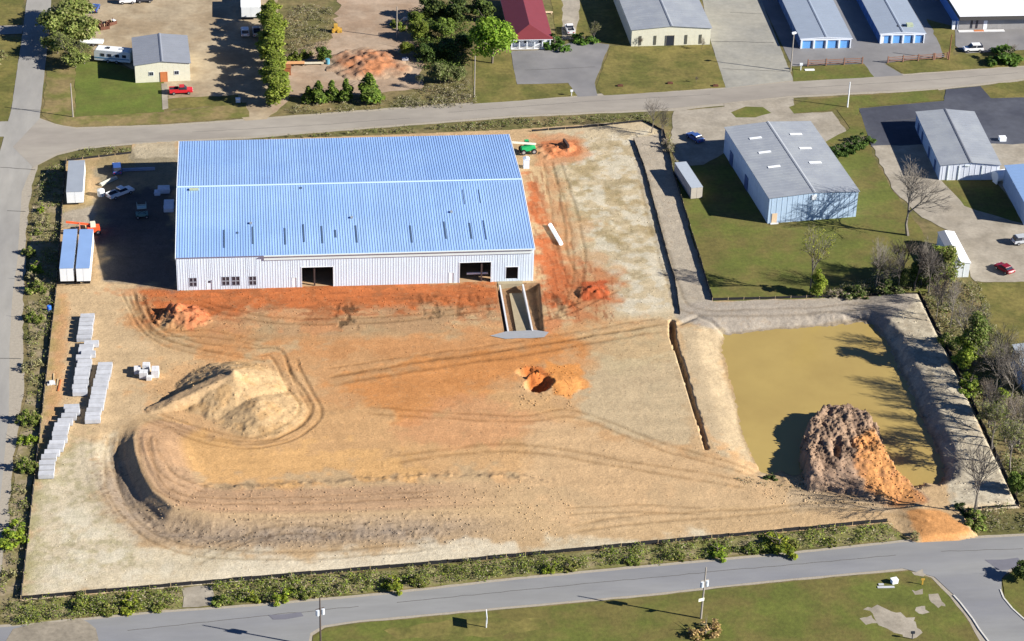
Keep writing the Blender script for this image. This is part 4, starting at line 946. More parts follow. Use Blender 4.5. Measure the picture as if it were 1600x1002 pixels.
# green telehandler
m_grn = mat('green_paint', (.02, .35, .12), .4, .05)
o = thing('telehandler', 'green telehandler with a pale boom at the top right corner of the warehouse', 'machine', (*G(824, 239), HT(*G(824, 239))), rad(8))
MB().prism([(-1.5, .7), (1.6, .7), (1.6, 1.5), (.8, 1.9), (-1.5, 1.6)], -.9, .2).build('body', m_grn, o, bevel=.05)
MB().prism([(-.6, 1.2), (.5, 1.2), (.3, 2.5), (-.5, 2.5)], .22, 1.0).build('cab', m_glass, o, bevel=.03); MB().box(-.55, .22, 2.51, .35, 1.0, 2.6).build('cab_roof', m_grn, o)
MB().tube((1.7, -.35, 2.0), (-3.6, -.35, 2.9), .24, n=4).build('boom', mat('cream_boom', (.6, .6, .5), .5, 0), o); MB().box(-4.3, -.9, 2.2, -3.6, .3, 3.0).build('fork_carriage', m_fr, o)
for x in (-1.1, 1.2):
    for y in (-1.0, 1.0): wheel(o, x, y, .6, .4)
# boom lift in the shade
o = thing('boom_lift', 'grey-green scissor lift standing in the dark shade of the warehouse', 'lift', (*G(222, 340), .06), rad(5))
MB().box(-1.2, -.7, .5, 1.2, .7, 1.0).build('chassis', mat('faded_green', (.10, .22, .22), .6, .05), o)
MB().box(-.9, -.6, 2.2, .95, .6, 2.35).box(-.9, -.6, 2.35, -.85, .6, 3.2).box(.9, -.6, 2.35, .95, .6, 3.2).box(-.85, -.6, 3.12, .9, -.55, 3.2).build('platform', mat('pale_green_steel', (.35, .5, .5), .6, 0), o)
for s_ in (-1, 1): MB().tube((-.8*s_, .4, 1.0), (.8*s_, .4, 2.2), .05, n=4).tube((-.8*s_, -.4, 1.0), (.8*s_, -.4, 2.2), .05, n=4).build('scissor_arm', m_fr, o)
for x in (-.9, .9):
    for y in (-.75, .75): wheel(o, x, y, .35)
o = thing('forklift', 'red and orange boom machine behind the two white trailers', 'machine', (*G(138, 366), .06), rad(10))
m_ro = mat('red_orange_paint', (.75, .10, .03), .4, .04)
MB().box(-.2, -.8, .5, 2.3, .8, 1.6).build('body', m_ro, o, bevel=.06); MB().tube((2.0, 0, 1.7), (-4.2, 0, 3.2), .22, n=4).build('boom', m_ro, o)
MB().tube((-1.6, 0, 2.6), (-2.0, -5.0, 3.3), .16, n=4).build('jib', mat('faded_orange', (.7, .25, .15), .5, 0), o)
MB().box(.5, -.5, 1.61, 1.5, .5, 2.5).build('cab', mat('pale_canopy', (.7, .65, .5), .5, 0), o)
for x in (.2, 1.9):
    for y in (-.85, .85): wheel(o, x, y, .5, .3)
for k, (px, py, dx) in enumerate(((110, 366, 1.2), (121, 362, .9), (130, 359, 1.0))):
    c = G(px, py); tag(MB().cbox(0, 0, 0, dx, .8, .7+.2*k).build('crate', mat('timber', (.5, .38, .22), .8, .15), loc=(c[0], c[1], .06), bevel=.03), ('lowest', 'middle', 'highest')[k] + ' of three small timber crates left of the red machine', 'crate', 'timber crates by the red machine')
# bits in the shade beside the wall
m_wrap = mat('white_wrap', (.55, .6, .68), .6, .1)
for k, (px, py, w_, d, h_, lb) in enumerate(((256, 300, 2.4, 2.0, 1.0, 'upper white wrapped bundle in the warehouse shade'), (264, 325, 2.0, 4.2, .8, 'long white wrapped bundle against the warehouse shade wall'), (246, 304, 1.2, 1.6, .7, 'small white wrapped bundle left of the others in the shade'))):
    c = G(px, py); tag(MB().cbox(0, 0, 0, w_, d, h_).box(-w_/2-.1, -.2, .0, w_/2+.1, .2, h_*.6).build('wrapped_bundle', m_wrap, loc=(c[0], c[1], .07), bevel=.06), lb, 'bundle', 'wrapped bundles in the warehouse shade')
def simple(name, label, cat, px, py, fn, m, rz=0, group=None, bevel=0.0, z=None):
    c = G(px, py); mb = MB(); fn(mb); o = mb.build(name, m, bevel=bevel); o.location = (c[0], c[1], (HT(*c) if z is None else z)); o.rotation_euler = (0, 0, rad(rz)); return tag(o, label, cat, group)
simple('water_tank', 'small white tank on the ground at the yard edge beside the pickup', 'tank', 158, 306, lambda m: m.tube((0, 0, 0), (0, 0, 1.3), .75, n=12).tube((0, 0, 1.3), (0, 0, 1.5), .75, .2, n=12), m_tw)
simple('pipe_bundle', 'pale grey pipe bundle lying above the diagonal pickup', 'pipes', 171, 286, lambda m: [m.tube((-2.2, y, z), (2.2, y, z), .16, n=7) for y, z in ((0, .16), (.33, .16), (.66, .16), (.17, .44), (.5, .44))], mat('olive_pipe', (.45, .45, .38), .6, 0), 45)
simple('steel_stack', 'stack of steel sections in the shade by the top fence', 'steel', 218, 268, lambda m: [m.box(-3.5, y, z, 3.2, y+.25, z+.25) for y, z in ((0, .1), (.35, .1), (.7, .1), (.2, .4))], mat('blue_steel', (.25, .32, .45), .5, 0), 2)
simple('barrel', 'blue plastic barrel at the left fence below the trailers', 'barrel', 77, 486, lambda m: m.tube((0, 0, 0), (0, 0, .1), .36, .42, n=12).tube((0, 0, .1), (0, 0, 1.0), .42, n=12).tube((0, 0, 1.0), (0, 0, 1.1), .42, .34, n=12), mat('barrel_blue', (.04, .16, .6), .4, 0))
simple('pipe', 'long white pipe lying on the orange clay right of the warehouse', 'pipe', 868, 369, lambda m: m.tube((-4.0, 0, .4), (4.0, 0, .4), .42, n=12), m_sky, math.degrees(math.atan2(G(857, 352)[1]-G(878, 388)[1], G(857, 352)[0]-G(878, 388)[0])))
simple('portable_toilet', 'grey cabinet standing by the telehandler at the warehouse corner', 'toilet', 822, 262, lambda m: m.box(-.6, -.6, 0, .6, .6, 2.1).prism([(-.7, 2.101), (.7, 2.101), (0, 2.4)], -.7, .7), m_wrap)
simple('post_stack', 'dark bundle of posts on the clay mound by the telehandler', 'posts', 884, 232, lambda m: [m.box(-.2, -1.6+i*.0, i*.25, .25, 1.6, .2+i*.25) for i in range(3)], m_steel, 12)
# masonry heap on the site
for k, (px, py, w_, d, h_, lb) in enumerate(((215, 583, 1.2, 1.4, 1.0, 'leftmost'), (225, 590, 1.5, 1.3, 1.2, 'lowest'), (229, 580, 1.3, 1.2, 1.4, 'topmost'), (243, 588, 1.3, 1.8, 1.5, 'rightmost'), (233, 594, .9, .8, .7, 'smallest'))):
    c = G(px, py); o = thing('block_pallet', lb + ' pallet of grey blocks in the cluster above the ramped sand pile', 'pallet', (c[0], c[1], HT(*c)), rad(random.uniform(-8, 8)), 'pallets of grey blocks')
    MB().cbox(0, 0, 0, w_+.1, d+.1, .12).build('pallet', mat('timber', (0, 0, 0)), o)
    for i in range(2):
        for j in range(2):
            for l in range(2): MB().cbox((i-.5)*w_*.5, (j-.5)*d*.5, .122+l*(h_/2), w_*.48, d*.48, h_/2-.02).build('block', m_concw, o)
# timber by the slabs
for k, (px, py, l_, lb) in enumerate(((93, 603, 3.8, 'longest rust-brown plank lying left of the slab rows'), (90, 598, 2.2, 'short plank left of the longest one near the fence'), (84, 590, 2.4, 'plank nearest the fence among the timber'))):
    simple('plank', lb, 'plank', px, py, lambda m: m.box(-.12, -l_/2, 0, .12, l_/2, .12), m_or if k == 0 else mat('timber', (0, 0, 0)), 4*k-4, 'loose timber by the slabs')
simple('pallet', 'wooden pallet with scrap near the left fence beside the slabs', 'pallet', 80, 600, lambda m: [m.box(-.7, -.6+i*.3, .1, .7, -.45+i*.3, .15) for i in range(5)] + [m.box(-.7+i*.65, -.6, 0, -.6+i*.65, .75, .1) for i in range(3)] + [m.box(-.3, -.2, .15, .4, .4, .5)], m_concw, 10)
# precast slabs, laid in rows (left of the site)
m_slabw = mat('precast_concrete', (.44, .45, .47), .8, .14, .9, objcol=True)
SLW, SLD, SLH = 2.62, 1.24, .95
slab_me = MB().box(-SLW/2, -SLD/2, .12, SLW/2, SLD/2, SLH).mesh('slab', m_slabw, .02)
base_me = MB().box(-SLW/2+.3, -SLD/2+.1, 0, -SLW/2+.5, SLD/2-.1, .118).box(SLW/2-.5, -SLD/2+.1, 0, SLW/2-.3, SLD/2-.1, .118).mesh('bearer', mat('timber', (0, 0, 0)))
def slabrow(x0, y0, x1, y1, n, desc, jit=.12, gaps=()):
    """front left corner of the slab tops from (x0,y0) far to (x1,y1) near"""
    a = np.array(G(x0, y0, SLH)); b = np.array(G(x1, y1, SLH))
    for i in range(n):
        p = a+(b-a)*i/max(n-1, 1); j = random.uniform(-jit, jit)
        o = thing('concrete_slab', desc, 'slab', (p[0]+SLW/2+j, p[1]+SLD/2, HT(p[0], p[1])), rad(random.uniform(-.8, .8)), 'precast concrete slabs ' + desc.split(' slab ')[-1])
        h_ = random.uniform(.97, 1.04)
        k_ = random.uniform(.88, 1.06); inst('slab', slab_me, o, (0, 0, 0), 0, (random.uniform(.97, 1.02), 1, h_)).color = (k_, k_, k_, 1); inst('bearer', base_me, o)
slabrow(126, 496, 119.5, 529, 6, 'pale concrete slab in the topmost short row near the trailers')
slabrow(127, 538, 121, 560, 5, 'pale concrete slab in the stepped row just above the longest stack', .5)
slabrow(120, 567, 112, 614, 8, 'pale concrete slab in the tight row right of the loose timber')
slabrow(153, 572, 132, 657, 14, 'pale concrete slab in the long row nearest the ramped sand pile')
slabrow(101, 638, 97, 652, 3, 'pale concrete slab at the head of the lower left row', .3)
slabrow(90, 660, 66, 716, 9, 'pale concrete slab in the stepped lower left row by the fence', .35)
slabrow(62, 726, 60, 743, 3, 'pale concrete slab in the lowest stack by the left fence', .15)

# upper yard bits
m_rust = mat('rusty_steel', (.12, .05, .03), .8, .2)
for k, (px, py, lb) in enumerate(((152, 40, 'left rusty skip of scrap in the dirt yard at top left'), (163, 45, 'lowest rusty scrap frame in the dirt yard at top left'), (174, 38, 'right rusty scrap frame with a white panel in the dirt yard'))):
    c = G(px, py); o = thing('scrap_frame', lb, 'scrap', (c[0], c[1], .04), rad(20*k), 'rusty scrap in the dirt yard')
    MB().box(-1.1, -.8, 0, 1.1, -.65, .8).box(-1.1, .65, 0, 1.1, .8, .8).box(-1.1, -.65, 0, -.95, .65, .8).box(.95, -.65, 0, 1.1, .65, .8).build('side', m_rust, o)
    for i in range(4): MB().tube((-.8+i*.4, -.5, .2), (-.9+i*.55, .5, .8+.15*i), .08, n=5).build('beam', m_rust if i % 2 else mat('timber', (0, 0, 0)), o)
    if k == 2: MB().box(.3, -.6, .81, 1.0, .6, .9).build('panel', m_tw, o)
o = thing('lumber_rack', 'low rack of orange boards right of the tall green hedge trees', 'rack', (*G(458, 102), .04), 0)
for i in range(4): MB().box(-2.4, -.6+i*.3, .5+.02*i, 2.6, -.35+i*.3, .62+.02*i).build('board', mat('orange_timber', (.62, .33, .15), .8, .1), o)
for x in (-2, 0, 2): MB().box(x, -.6, 0, x+.15, .5, .49).build('rack_leg', m_fr, o)
o = thing('lumber_stack', 'pale board stack between the orange rack and the blue barrel', 'boards', (*G(490, 101), .04), 0)
for i in range(3): MB().box(-2.2, -.5+i*.3, .3, 2.3, -.25+i*.3, .45).build('board', mat('pale_timber', (.6, .55, .42), .8, .1), o)
for x in (-1.8, 1.6): MB().box(x, -.5, 0, x+.15, .4, .29).build('bearer', m_fr, o)
simple('barrel', 'teal barrel at the right end of the pale board stack', 'barrel', 512, 100, lambda m: m.tube((0, 0, 0), (0, 0, 1.2), .5, n=12), mat('teal', (.1, .3, .4), .5, 0), z=.04)
simple('crate', 'rust-brown crate beside the tall hedge trees', 'crate', 449, 116, lambda m: m.box(-.8, -.8, 0, .8, .8, 1.8).box(-.9, -.9, 1.81, .9, .9, 1.9), mat('brown_crate', (.28, .10, .04), .8, .1), z=.04)
simple('roll', 'pale cream box lying on the orange dirt mound edge', 'box', 633, 96, lambda m: m.tube((-.7, 0, .5), (.7, 0, .5), .5, n=10), m_slabw, z=.04)
simple('sign', 'white board leaning near the small trees at the top', 'board', 636, 32, lambda m: m.prism([(-1.0, 0), (1.0, .1), (1.0, .9), (-1.0, .8)], -.1, .1), m_sky, 25, z=.04)
simple('bench', 'pale stone bench on the grass right of the red roof', 'bench', 857, 22, lambda m: m.box(-1.0, -.3, .35, 1.0, .3, .5).box(-.8, -.25, 0, -.6, .25, .35).box(.6, -.25, 0, .8, .25, .35), mat('tan_door', (0, 0, 0)), z=.05)
simple('loader', 'small yellow loader bucket machine in the scrub at the top', 'machine', 525, 50, lambda m: m.box(-.9, -.6, .3, .9, .6, 1.0).box(-.5, -.5, 1.0, .4, .5, 1.9).box(.9, -.8, .1, 1.4, .8, .7).tube((-.6, -.8, .4), (-.6, .8, .4), .4, n=10).tube((.6, -.8, .4), (.6, .8, .4), .4, n=10), mat('yellow_paint', (.5, .3, .05), .5, .1), z=.04)
simple('tank_trailer', 'white covered tank at the right end of the white wall', 'tank', 1561, 285, lambda m: m.tube((-1.3, 0, 1.6), (1.4, 0, 1.6), 1.2, n=12).box(-1.2, -.7, 0, -.9, .7, 1).box(.9, -.7, 0, 1.2, .7, 1), m_sky, 20, z=.04)
simple('white_box', 'small white box on the dark asphalt lot at the right', 'box', 1566, 220, lambda m: m.box(-.7, -.6, 0, .7, .6, .8).box(-.75, -.65, .8, .75, .65, .86), m_sky, z=.09)
simple('valve_box', 'small white box with dark side on the south lawn', 'box', 1397, 911, lambda m: m.box(-.5, -.4, 0, .5, .4, .7).box(-.55, -.45, .7, .55, .45, .76), m_sky, 15, z=.05)
simple('stone', 'pale flat stones lying left of the white box on the south lawn', 'stone', 1383, 918, lambda m: m.box(-1.3, -.3, 0, 1.5, .2, .12).box(-1.0, .4, 0, -.1, .9, .15), m_slabw, -2, z=.05, bevel=.04)
simple('marker_post', 'small yellow marker post left of the kerb on the south lawn', 'post', 1441, 914, lambda m: m.box(-.12, -.05, 0, .12, .05, .9).box(-.3, -.06, .9, .3, .06, 1.2), mat('yellow_paint', (0, 0, 0)), z=.05)
simple('mailbox', 'dark mailbox on a post at the sandy patch of the south lawn', 'mailbox', 1425, 999, lambda m: m.box(-.06, -.06, 0, .06, .06, 1.1).box(-.3, -.15, 1.1, .3, .15, 1.45), m_gap, z=.05)
simple('mailbox', 'mailbox beside the road at the gravel lot entrance', 'mailbox', 893, 150, lambda m: m.box(-.08, -.08, 0, .08, .08, 1.0).box(-.3, -.2, 1.0, .3, .2, 1.4), m_tw, z=.05)
simple('mailbox', 'white mailbox at the end of the lawn in front of the left storage row', 'mailbox', 1251, 110, lambda m: m.box(-.1, -.1, 0, .1, .1, 1.2).box(-.35, -.2, 1.2, .35, .2, 1.7), m_tw, z=.05)
simple('stone_slab', 'white flat slab on the grass in front of the left storage row', 'slab', 1265, 110, lambda m: m.box(-1.1, -.35, 0, 1.1, .35, .15), m_sky, z=.05)
simple('stone_slab', 'pale flat slab on the brown grass near the right edge by the road', 'slab', 1583, 91, lambda m: m.box(-1.1, -.3, 0, 1.1, .3, .15), m_slabw, z=.05)
simple('utility_box', 'white cabinet beside the yard entrance left of the road', 'box', 372, 160, lambda m: m.box(-.5, -.3, 0, .5, .3, .9).box(-.55, -.35, .9, .55, .35, .97), m_sky, z=.05)
for k, px in enumerate((1459, 1465)):
    simple('utility_cabinet', ('left' if k == 0 else 'right') + ' of the two white posts at the corner of the white-roofed building', 'cabinet', 1489+k*8, 46, lambda m: m.box(-.35, -.3, 0, .35, .3, 2.0).box(-.4, -.35, 2.0, .4, .35, 2.15), m_sky, z=.05, group='white posts by the white-roofed building')
for k, (px, py) in enumerate(((969, 135), (1047, 131), (1118, 135))):
    simple('drain_box', ('left', 'middle', 'right')[k] + ' of three low dark boxes on the lawn below the cream building', 'box', px, py, lambda m: m.box(-.6, -.35, 0, .6, .35, .3).box(-.2, -.1, .3, .2, .1, .45), m_rust, z=.05, group='low dark boxes on the lawn')

# sign board on the south lawn with a big shadow
o = thing('road_sign', 'white post sign seen edge-on with a block shadow on the south lawn', 'sign', (*G(760, 981), .05), rad(88))
MB().box(-1.1, -.06, 1.6, 1.1, .06, 2.7).build('panel', m_sky, o); MB().box(-.08, -.08, 0, .08, .08, 1.6).build('post', m_sky, o)

# utility poles
m_wood = mat('weathered_pole', (.30, .27, .23), .9, .1, 2); m_woodd = mat('dark_pole', (.08, .06, .05), .9, .1, 2)
def pole(label, px, py, h, m, arm=0.0, trans=True, tz=.72, signz=None, lean=0):
    c = G(px, py); o = thing('utility_pole', label, 'utility pole', (c[0], c[1], .0), 0)
    o.rotation_euler = (0, rad(lean), rad(20))
    MB().tube((0, 0, 0), (0, 0, h), .17, .11, n=8).build('pole', m, o)
    if arm: MB().box(-arm/2, -.06, h-.9, arm/2, .06, h-.75).build('crossarm', m, o)
    if trans:
        for x in (-.42, .45): MB().tube((x, 0, h*tz), (x, 0, h*tz+1.0), .28, n=10).build('transformer', mat('pale_grey_tank', (.55, .6, .65), .5, 0), o)
        MB().box(-.7, -.05, h*tz+1.1, .7, .05, h*tz+1.22).build('bracket', m, o)
    if signz: MB().box(-.9, -.25, signz, .1, -.19, signz+.55).build('sign_plate', mat('cream_plate', (.75, .75, .6), .5, 0), o)
    return o
pole('grey utility pole with two transformers on the south lawn by the road', 1095, 967, 10.0, m_wood, 0, True, .63, 3.7, 1.0)
pole('dark utility pole rising in front of the road at the bottom left of centre', 501, 1012, 9.6, m_woodd, .0, True, .66)
pole('pale pole on the grass across from the storage rows', 1324, 168, 6.2, m_tw, 0, False)
pole('grey lamp pole with a white head at the left storage row fence', 1235, 112, 9.6, m_wood, 0, False)
MB().box(-.5, -.2, 9.4, .5, .2, 9.8).build('lamp_head', m_sky, [x for x in bpy.data.objects if x.name.startswith('utility_pole')][-1])
pole('thick brown pole at the right end of the rail fence', 1482, 94, 6.4, mat('brown_pole', (.20, .09, .05), .9, .1), 0, False)
pole('thin grey pole in the corner of the front lawn', 114, 183, 8, m_wood, 0, False)
pole('thin pole at the left edge of the lawn below the tall green trees', 741, 152, 10, m_wood, 0, False)
pole('thin dark pole between the trees at the top', 620, 60, 8, m_wood, 0, False)

# rail fences by the storage rows
m_rail = mat('brown_rail', (.24, .13, .09), .85, .15, 2)
def rail_fence(label, a, b, n, group):
    A_, B_ = np.array(G(*a)), np.array(G(*b)); L_ = np.linalg.norm(B_-A_); ang = math.atan2(B_[1]-A_[1], B_[0]-A_[0])
    o = thing('rail_fence', label, 'fence', (A_[0], A_[1], .04), ang, group)
    pm = MB().box(-.13, -.13, 0, .13, .13, 1.7).mesh('post', m_rail); pp = L_/n
    rmesh = MB().box(.13, -.04, 0, pp-.13, .04, .16).mesh('rail', m_rail)
    for i in range(n+1): inst('post', pm, o, (i*pp, 0, 0))
    for i in range(n):
        for z in (.4, .85, 1.3): inst('rail', rmesh, o, (i*pp, 0, z))
rail_fence('brown rail fence in front of the left storage row', (1262, 104), (1347, 100), 3, 'brown rail fences')
rail_fence('brown rail fence in front of the right storage row', (1387, 99), (1458, 94), 3, 'brown rail fences')
rail_fence('short dark stretch of rail fence beside the thick brown pole', (1460, 94), (1480, 92), 1, 'brown rail fences')

# silt fences: black fabric on stakes
m_silt = mat('black_silt_fabric', (.015, .015, .018), .9, .2, 1)
def silt(label, pts, h=.62, sp_=3.0, group='black silt fences around the site', pm=None):
    P = [np.array(G(*p)) for p in pts]
    o = thing('silt_fence', label, 'fence', (P[0][0], P[0][1], 0), 0, group); o0 = P[0]
    stake = MB().box(-.04, -.04, 0, .04, .04, h+.15).mesh('stake', mat('timber', (0, 0, 0)))
    for a, b in zip(P[:-1], P[1:]):
        L_ = np.linalg.norm(b-a); n = max(1, int(L_/sp_)); ang = math.atan2(b[1]-a[1], b[0]-a[0])
        for i in range(n):
            p = a+(b-a)*i/n; q_ = a+(b-a)*(i+1)/n; l = L_/n; sag = random.uniform(0, .1)
            mb = MB(); z0 = min(HT(*p), HT(*q_))-.1; t = .03
            mb.prism([(0.01, z0), (l-.01, z0), (l-.01, z0+h+.1), (l/2, z0+h+.1-sag), (0.01, z0+h+.1)], -t, t)
            f = mb.build('fabric_panel', m_silt, o); f.location = (p[0]-o0[0], p[1]-o0[1], 0); f.rotation_euler = (random.uniform(-.12, .12), 0, ang)
            inst('stake', stake, o, (p[0]-o0[0], p[1]-o0[1], HT(*p)-.05), ang)
silt('silt fence along the whole left side of the site', [(104, 252), (97, 330), (88, 455), (80, 520), (60, 700), (33, 937)], .7)
silt('silt fence along the bottom of the site beside the southern road', [(33, 937), (300, 914), (700, 880), (1000, 852), (1386, 816)], .7)
silt('silt fence between the warehouse plot and the green lawn', [(1036, 206), (1046, 240), (1052, 272), (1064, 310), (1113, 470)], .75)
silt('silt fence along the lower edge of the green lawn', [(1113, 470), (1260, 466), (1436, 461)], .55)
silt('silt fence along the right side of the pond', [(1436, 461), (1490, 568), (1592, 792)], .85)
silt('short silt fence at the bottom right corner behind the bare tree', [(1503, 799), (1592, 792)], .5)
silt('short silt fence at the top left of the site above the lone trailer', [(104, 252), (205, 240)], .45)
silt('silt fence along the top of the site right of the warehouse', [(830, 206), (910, 200), (1006, 190), (1036, 206)], .5)
silt('inner silt fence curving down the pale strip right of the warehouse', [(990, 220), (1006, 262), (1022, 320), (1040, 390), (1055, 440), (1062, 492)], .6)

# orange dirt mound in the upper yard
mx, my = np.meshgrid(np.arange(-10, 10.1, .4), np.arange(-9, 9.1, .4)); c0 = G(578, 100)
mq_ = np.hypot(mx/9.5, my/8.5)+(fbm(mx+500, my+500, 3.5, seed=15)-.5)*.8
mh = 1.5*np.clip(1-mq_, 0, 1)**.7*(.2+1.4*fbm(mx+500, my+500, 1.4, seed=5))-.05
mco = np.stack([mx.ravel()+c0[0], my.ravel()+c0[1], mh.ravel()+.03], -1); n1, n0 = mx.shape; f_ = np.arange(n1*n0).reshape(n1, n0)
mq = np.stack([f_[:-1, :-1], f_[:-1, 1:], f_[1:, 1:], f_[1:, :-1]], -1).reshape(-1, 4)
tt = fbm(mx+500, my+500, 3, seed=9).ravel()[:, None]
mcl = np.array(A(200, 134, 92))*(1-sst(.4, .6, tt)) + np.array(A(172, 128, 98))*sst(.4, .6, tt)
rm_ = sst(.55, .95, mq_).ravel()[:, None]; mcl = mcl*(1-rm_)+np.array(A(190, 160, 130))*rm_
mo = bpy.data.objects.new('dirt_mound', np_mesh('dirt_mound', mco, mq, mcl, m_soil, smooth=True)); COL.objects.link(mo)
tag(mo, 'low mound of orange clay in the upper dirt yard', 'mound')

# ================================================================== VEGETATION
rs = np.random.RandomState(11)
def leaf_mesh(name, cen, rad_, n, size, cols, mleaf, up=.75, flatz=1.0, shell=.25, seed=0):
    """n leaf clumps (two-triangle quads) spread through ellipsoidal clumps. cen (k,3), rad_ (k,3)"""
    r = np.random.RandomState(seed); cen = np.asarray(cen, float); rad_ = np.asarray(rad_, float)
    wgt = (rad_[:, 0]*rad_[:, 1]*rad_[:, 2])**(2/3); idx = r.choice(len(cen), n, p=wgt/wgt.sum())
    d = r.normal(size=(n, 3)); d /= np.linalg.norm(d, axis=1)[:, None]; d[:, 2] = np.where(d[:, 2] < -.3, -d[:, 2], d[:, 2])
    rr_ = shell+(1-shell)*r.rand(n)**.7
    p = cen[idx] + d*rad_[idx]*rr_[:, None]
    nrm = d*.7 + r.normal(size=(n, 3))*.6 + np.array([0, 0, up]); nrm /= np.linalg.norm(nrm, axis=1)[:, None]
    a = np.cross(nrm, r.normal(size=(n, 3))); a /= np.linalg.norm(a, axis=1)[:, None]; b = np.cross(nrm, a)
    s = size*(.6+.8*r.rand(n))[:, None]; a = a*s; b = b*s*(.5+.5*r.rand(n))[:, None]
    co = np.stack([p-a, p-b*.9, p+a, p+b*.9], 1).reshape(-1, 3); co[:, 2] = np.maximum(co[:, 2], .01)
    cols = np.asarray(cols); cidx = (r.rand(n)*len(cols)).astype(int); tone = (.75+.5*r.rand(len(cen)))[idx]*(.8+.4*r.rand(n))
    c = np.repeat(np.clip(cols[cidx]*tone[:, None]*1.25, 0, .6), 4, 0)
    return np_mesh(name, co, np.arange(n*4).reshape(n, 4), c, mleaf)
m_leaf = mat('leaf', (0, 0, 0), .7, 0.0, attr=True, objcol=True, trans=.35, spec=.2)
m_bark = mat('bark', (.16, .13, .10), .95, .2, 3); m_barkp = mat('grey_bark', (.17, .15, .125), .95, .15, 3)
GRN = [(.10, .135, .025), (.075, .11, .02), (.13, .165, .03), (.095, .115, .035)]
LIME = [(.20, .235, .03), (.15, .20, .025), (.23, .25, .04), (.17, .19, .04)]
OLV = [(.15, .16, .05), (.19, .18, .075), (.12, .13, .045), (.22, .19, .10)]
DRK = [(.05, .08, .018), (.065, .095, .02), (.04, .065, .018)]
BRN = [(.22, .18, .13), (.28, .24, .18), (.17, .145, .10), (.16, .15, .08)]
def limbs(h, spread, r, r0=.18, n=7, z0=.3, lean=.0):
    mb = MB(); top = (r.uniform(-.2, .2), r.uniform(-.2, .2), h*.8)
    mb.tube((0, 0, 0), (top[0]*.5, top[1]*.5, h*.45), r0, r0*.7, n=7, cap=False); mb.tube((top[0]*.5, top[1]*.5, h*.45), top, r0*.7, r0*.2, n=6, cap=False)
    for i in range(n):
        t = r.uniform(z0, .7); a = r.uniform(0, 2*math.pi); l = spread*r.uniform(.5, .9)
        mb.tube((top[0]*t*.6, top[1]*t*.6, h*t), (math.cos(a)*l, math.sin(a)*l, h*t+l*r.uniform(.4, .9)), r0*.4, r0*.1, n=5, cap=False)
    return mb
PROTO = {}
def proto_leafy(key, h, spread, cols, n=1500, size=.3, shape='round', seed=0, bark=m_bark, low=.25):
    r = random.Random(seed); cen, rd = [], []
    for i in range(26 if shape != 'cone' else 14):
        if h < 2.5:
            a = r.uniform(0, 6.28); q_ = spread*r.random()**.7*1.1; k = spread*r.uniform(.15, .38); zz_ = r.uniform(.15, .95)*h*(1-.5*(q_/spread)**1.5)*r.uniform(.5, 1.1); cen.append((math.cos(a)*q_*1.25, math.sin(a)*q_*.8, max(k*.5, zz_-k*.4))); rd.append((k, k, k*r.uniform(.7, 1.3))); continue
        if shape == 'cone':
            t = i/13; z = h*(.12+.8*t); rr_ = spread*(1-t*.85)*.8; a = r.uniform(0, 6.28); cen.append((math.cos(a)*rr_*.35, math.sin(a)*rr_*.35, z)); rd.append((rr_*.75+.1, rr_*.75+.1, h*.13))
        elif shape == 'tall':
            t = i/25; z = h*(low+(.95-low)*t); rr_ = spread*(.7+.4*math.sin(t*3.0)); a = r.uniform(0, 6.28); q_ = r.uniform(.1, .7)*rr_; cen.append((math.cos(a)*q_, math.sin(a)*q_, z)); k = rr_*r.uniform(.35, .6); rd.append((k, k, k*.8))
        else:
            a = r.uniform(0, 6.28); q_ = spread*math.sqrt(r.random())*.72; zc = h*(low+.28)+(h*(1-low)*.45)*r.uniform(-.5, 1)*(1-(q_/spread)**2*.7); k = spread*r.uniform(.28, .45)
            cen.append((math.cos(a)*q_, math.sin(a)*q_, max(k*.6, zc))); rd.append((k, k, k*.8))
    crown = leaf_mesh('crown', cen, rd, n, size, cols, m_leaf, seed=seed)
    trunk = limbs(h, spread, r, .06+h*.016, n=8, z0=low).mesh('trunk', bark)
    PROTO[key] = ('leafy', [('trunk', trunk), ('crown', crown)], h, spread)
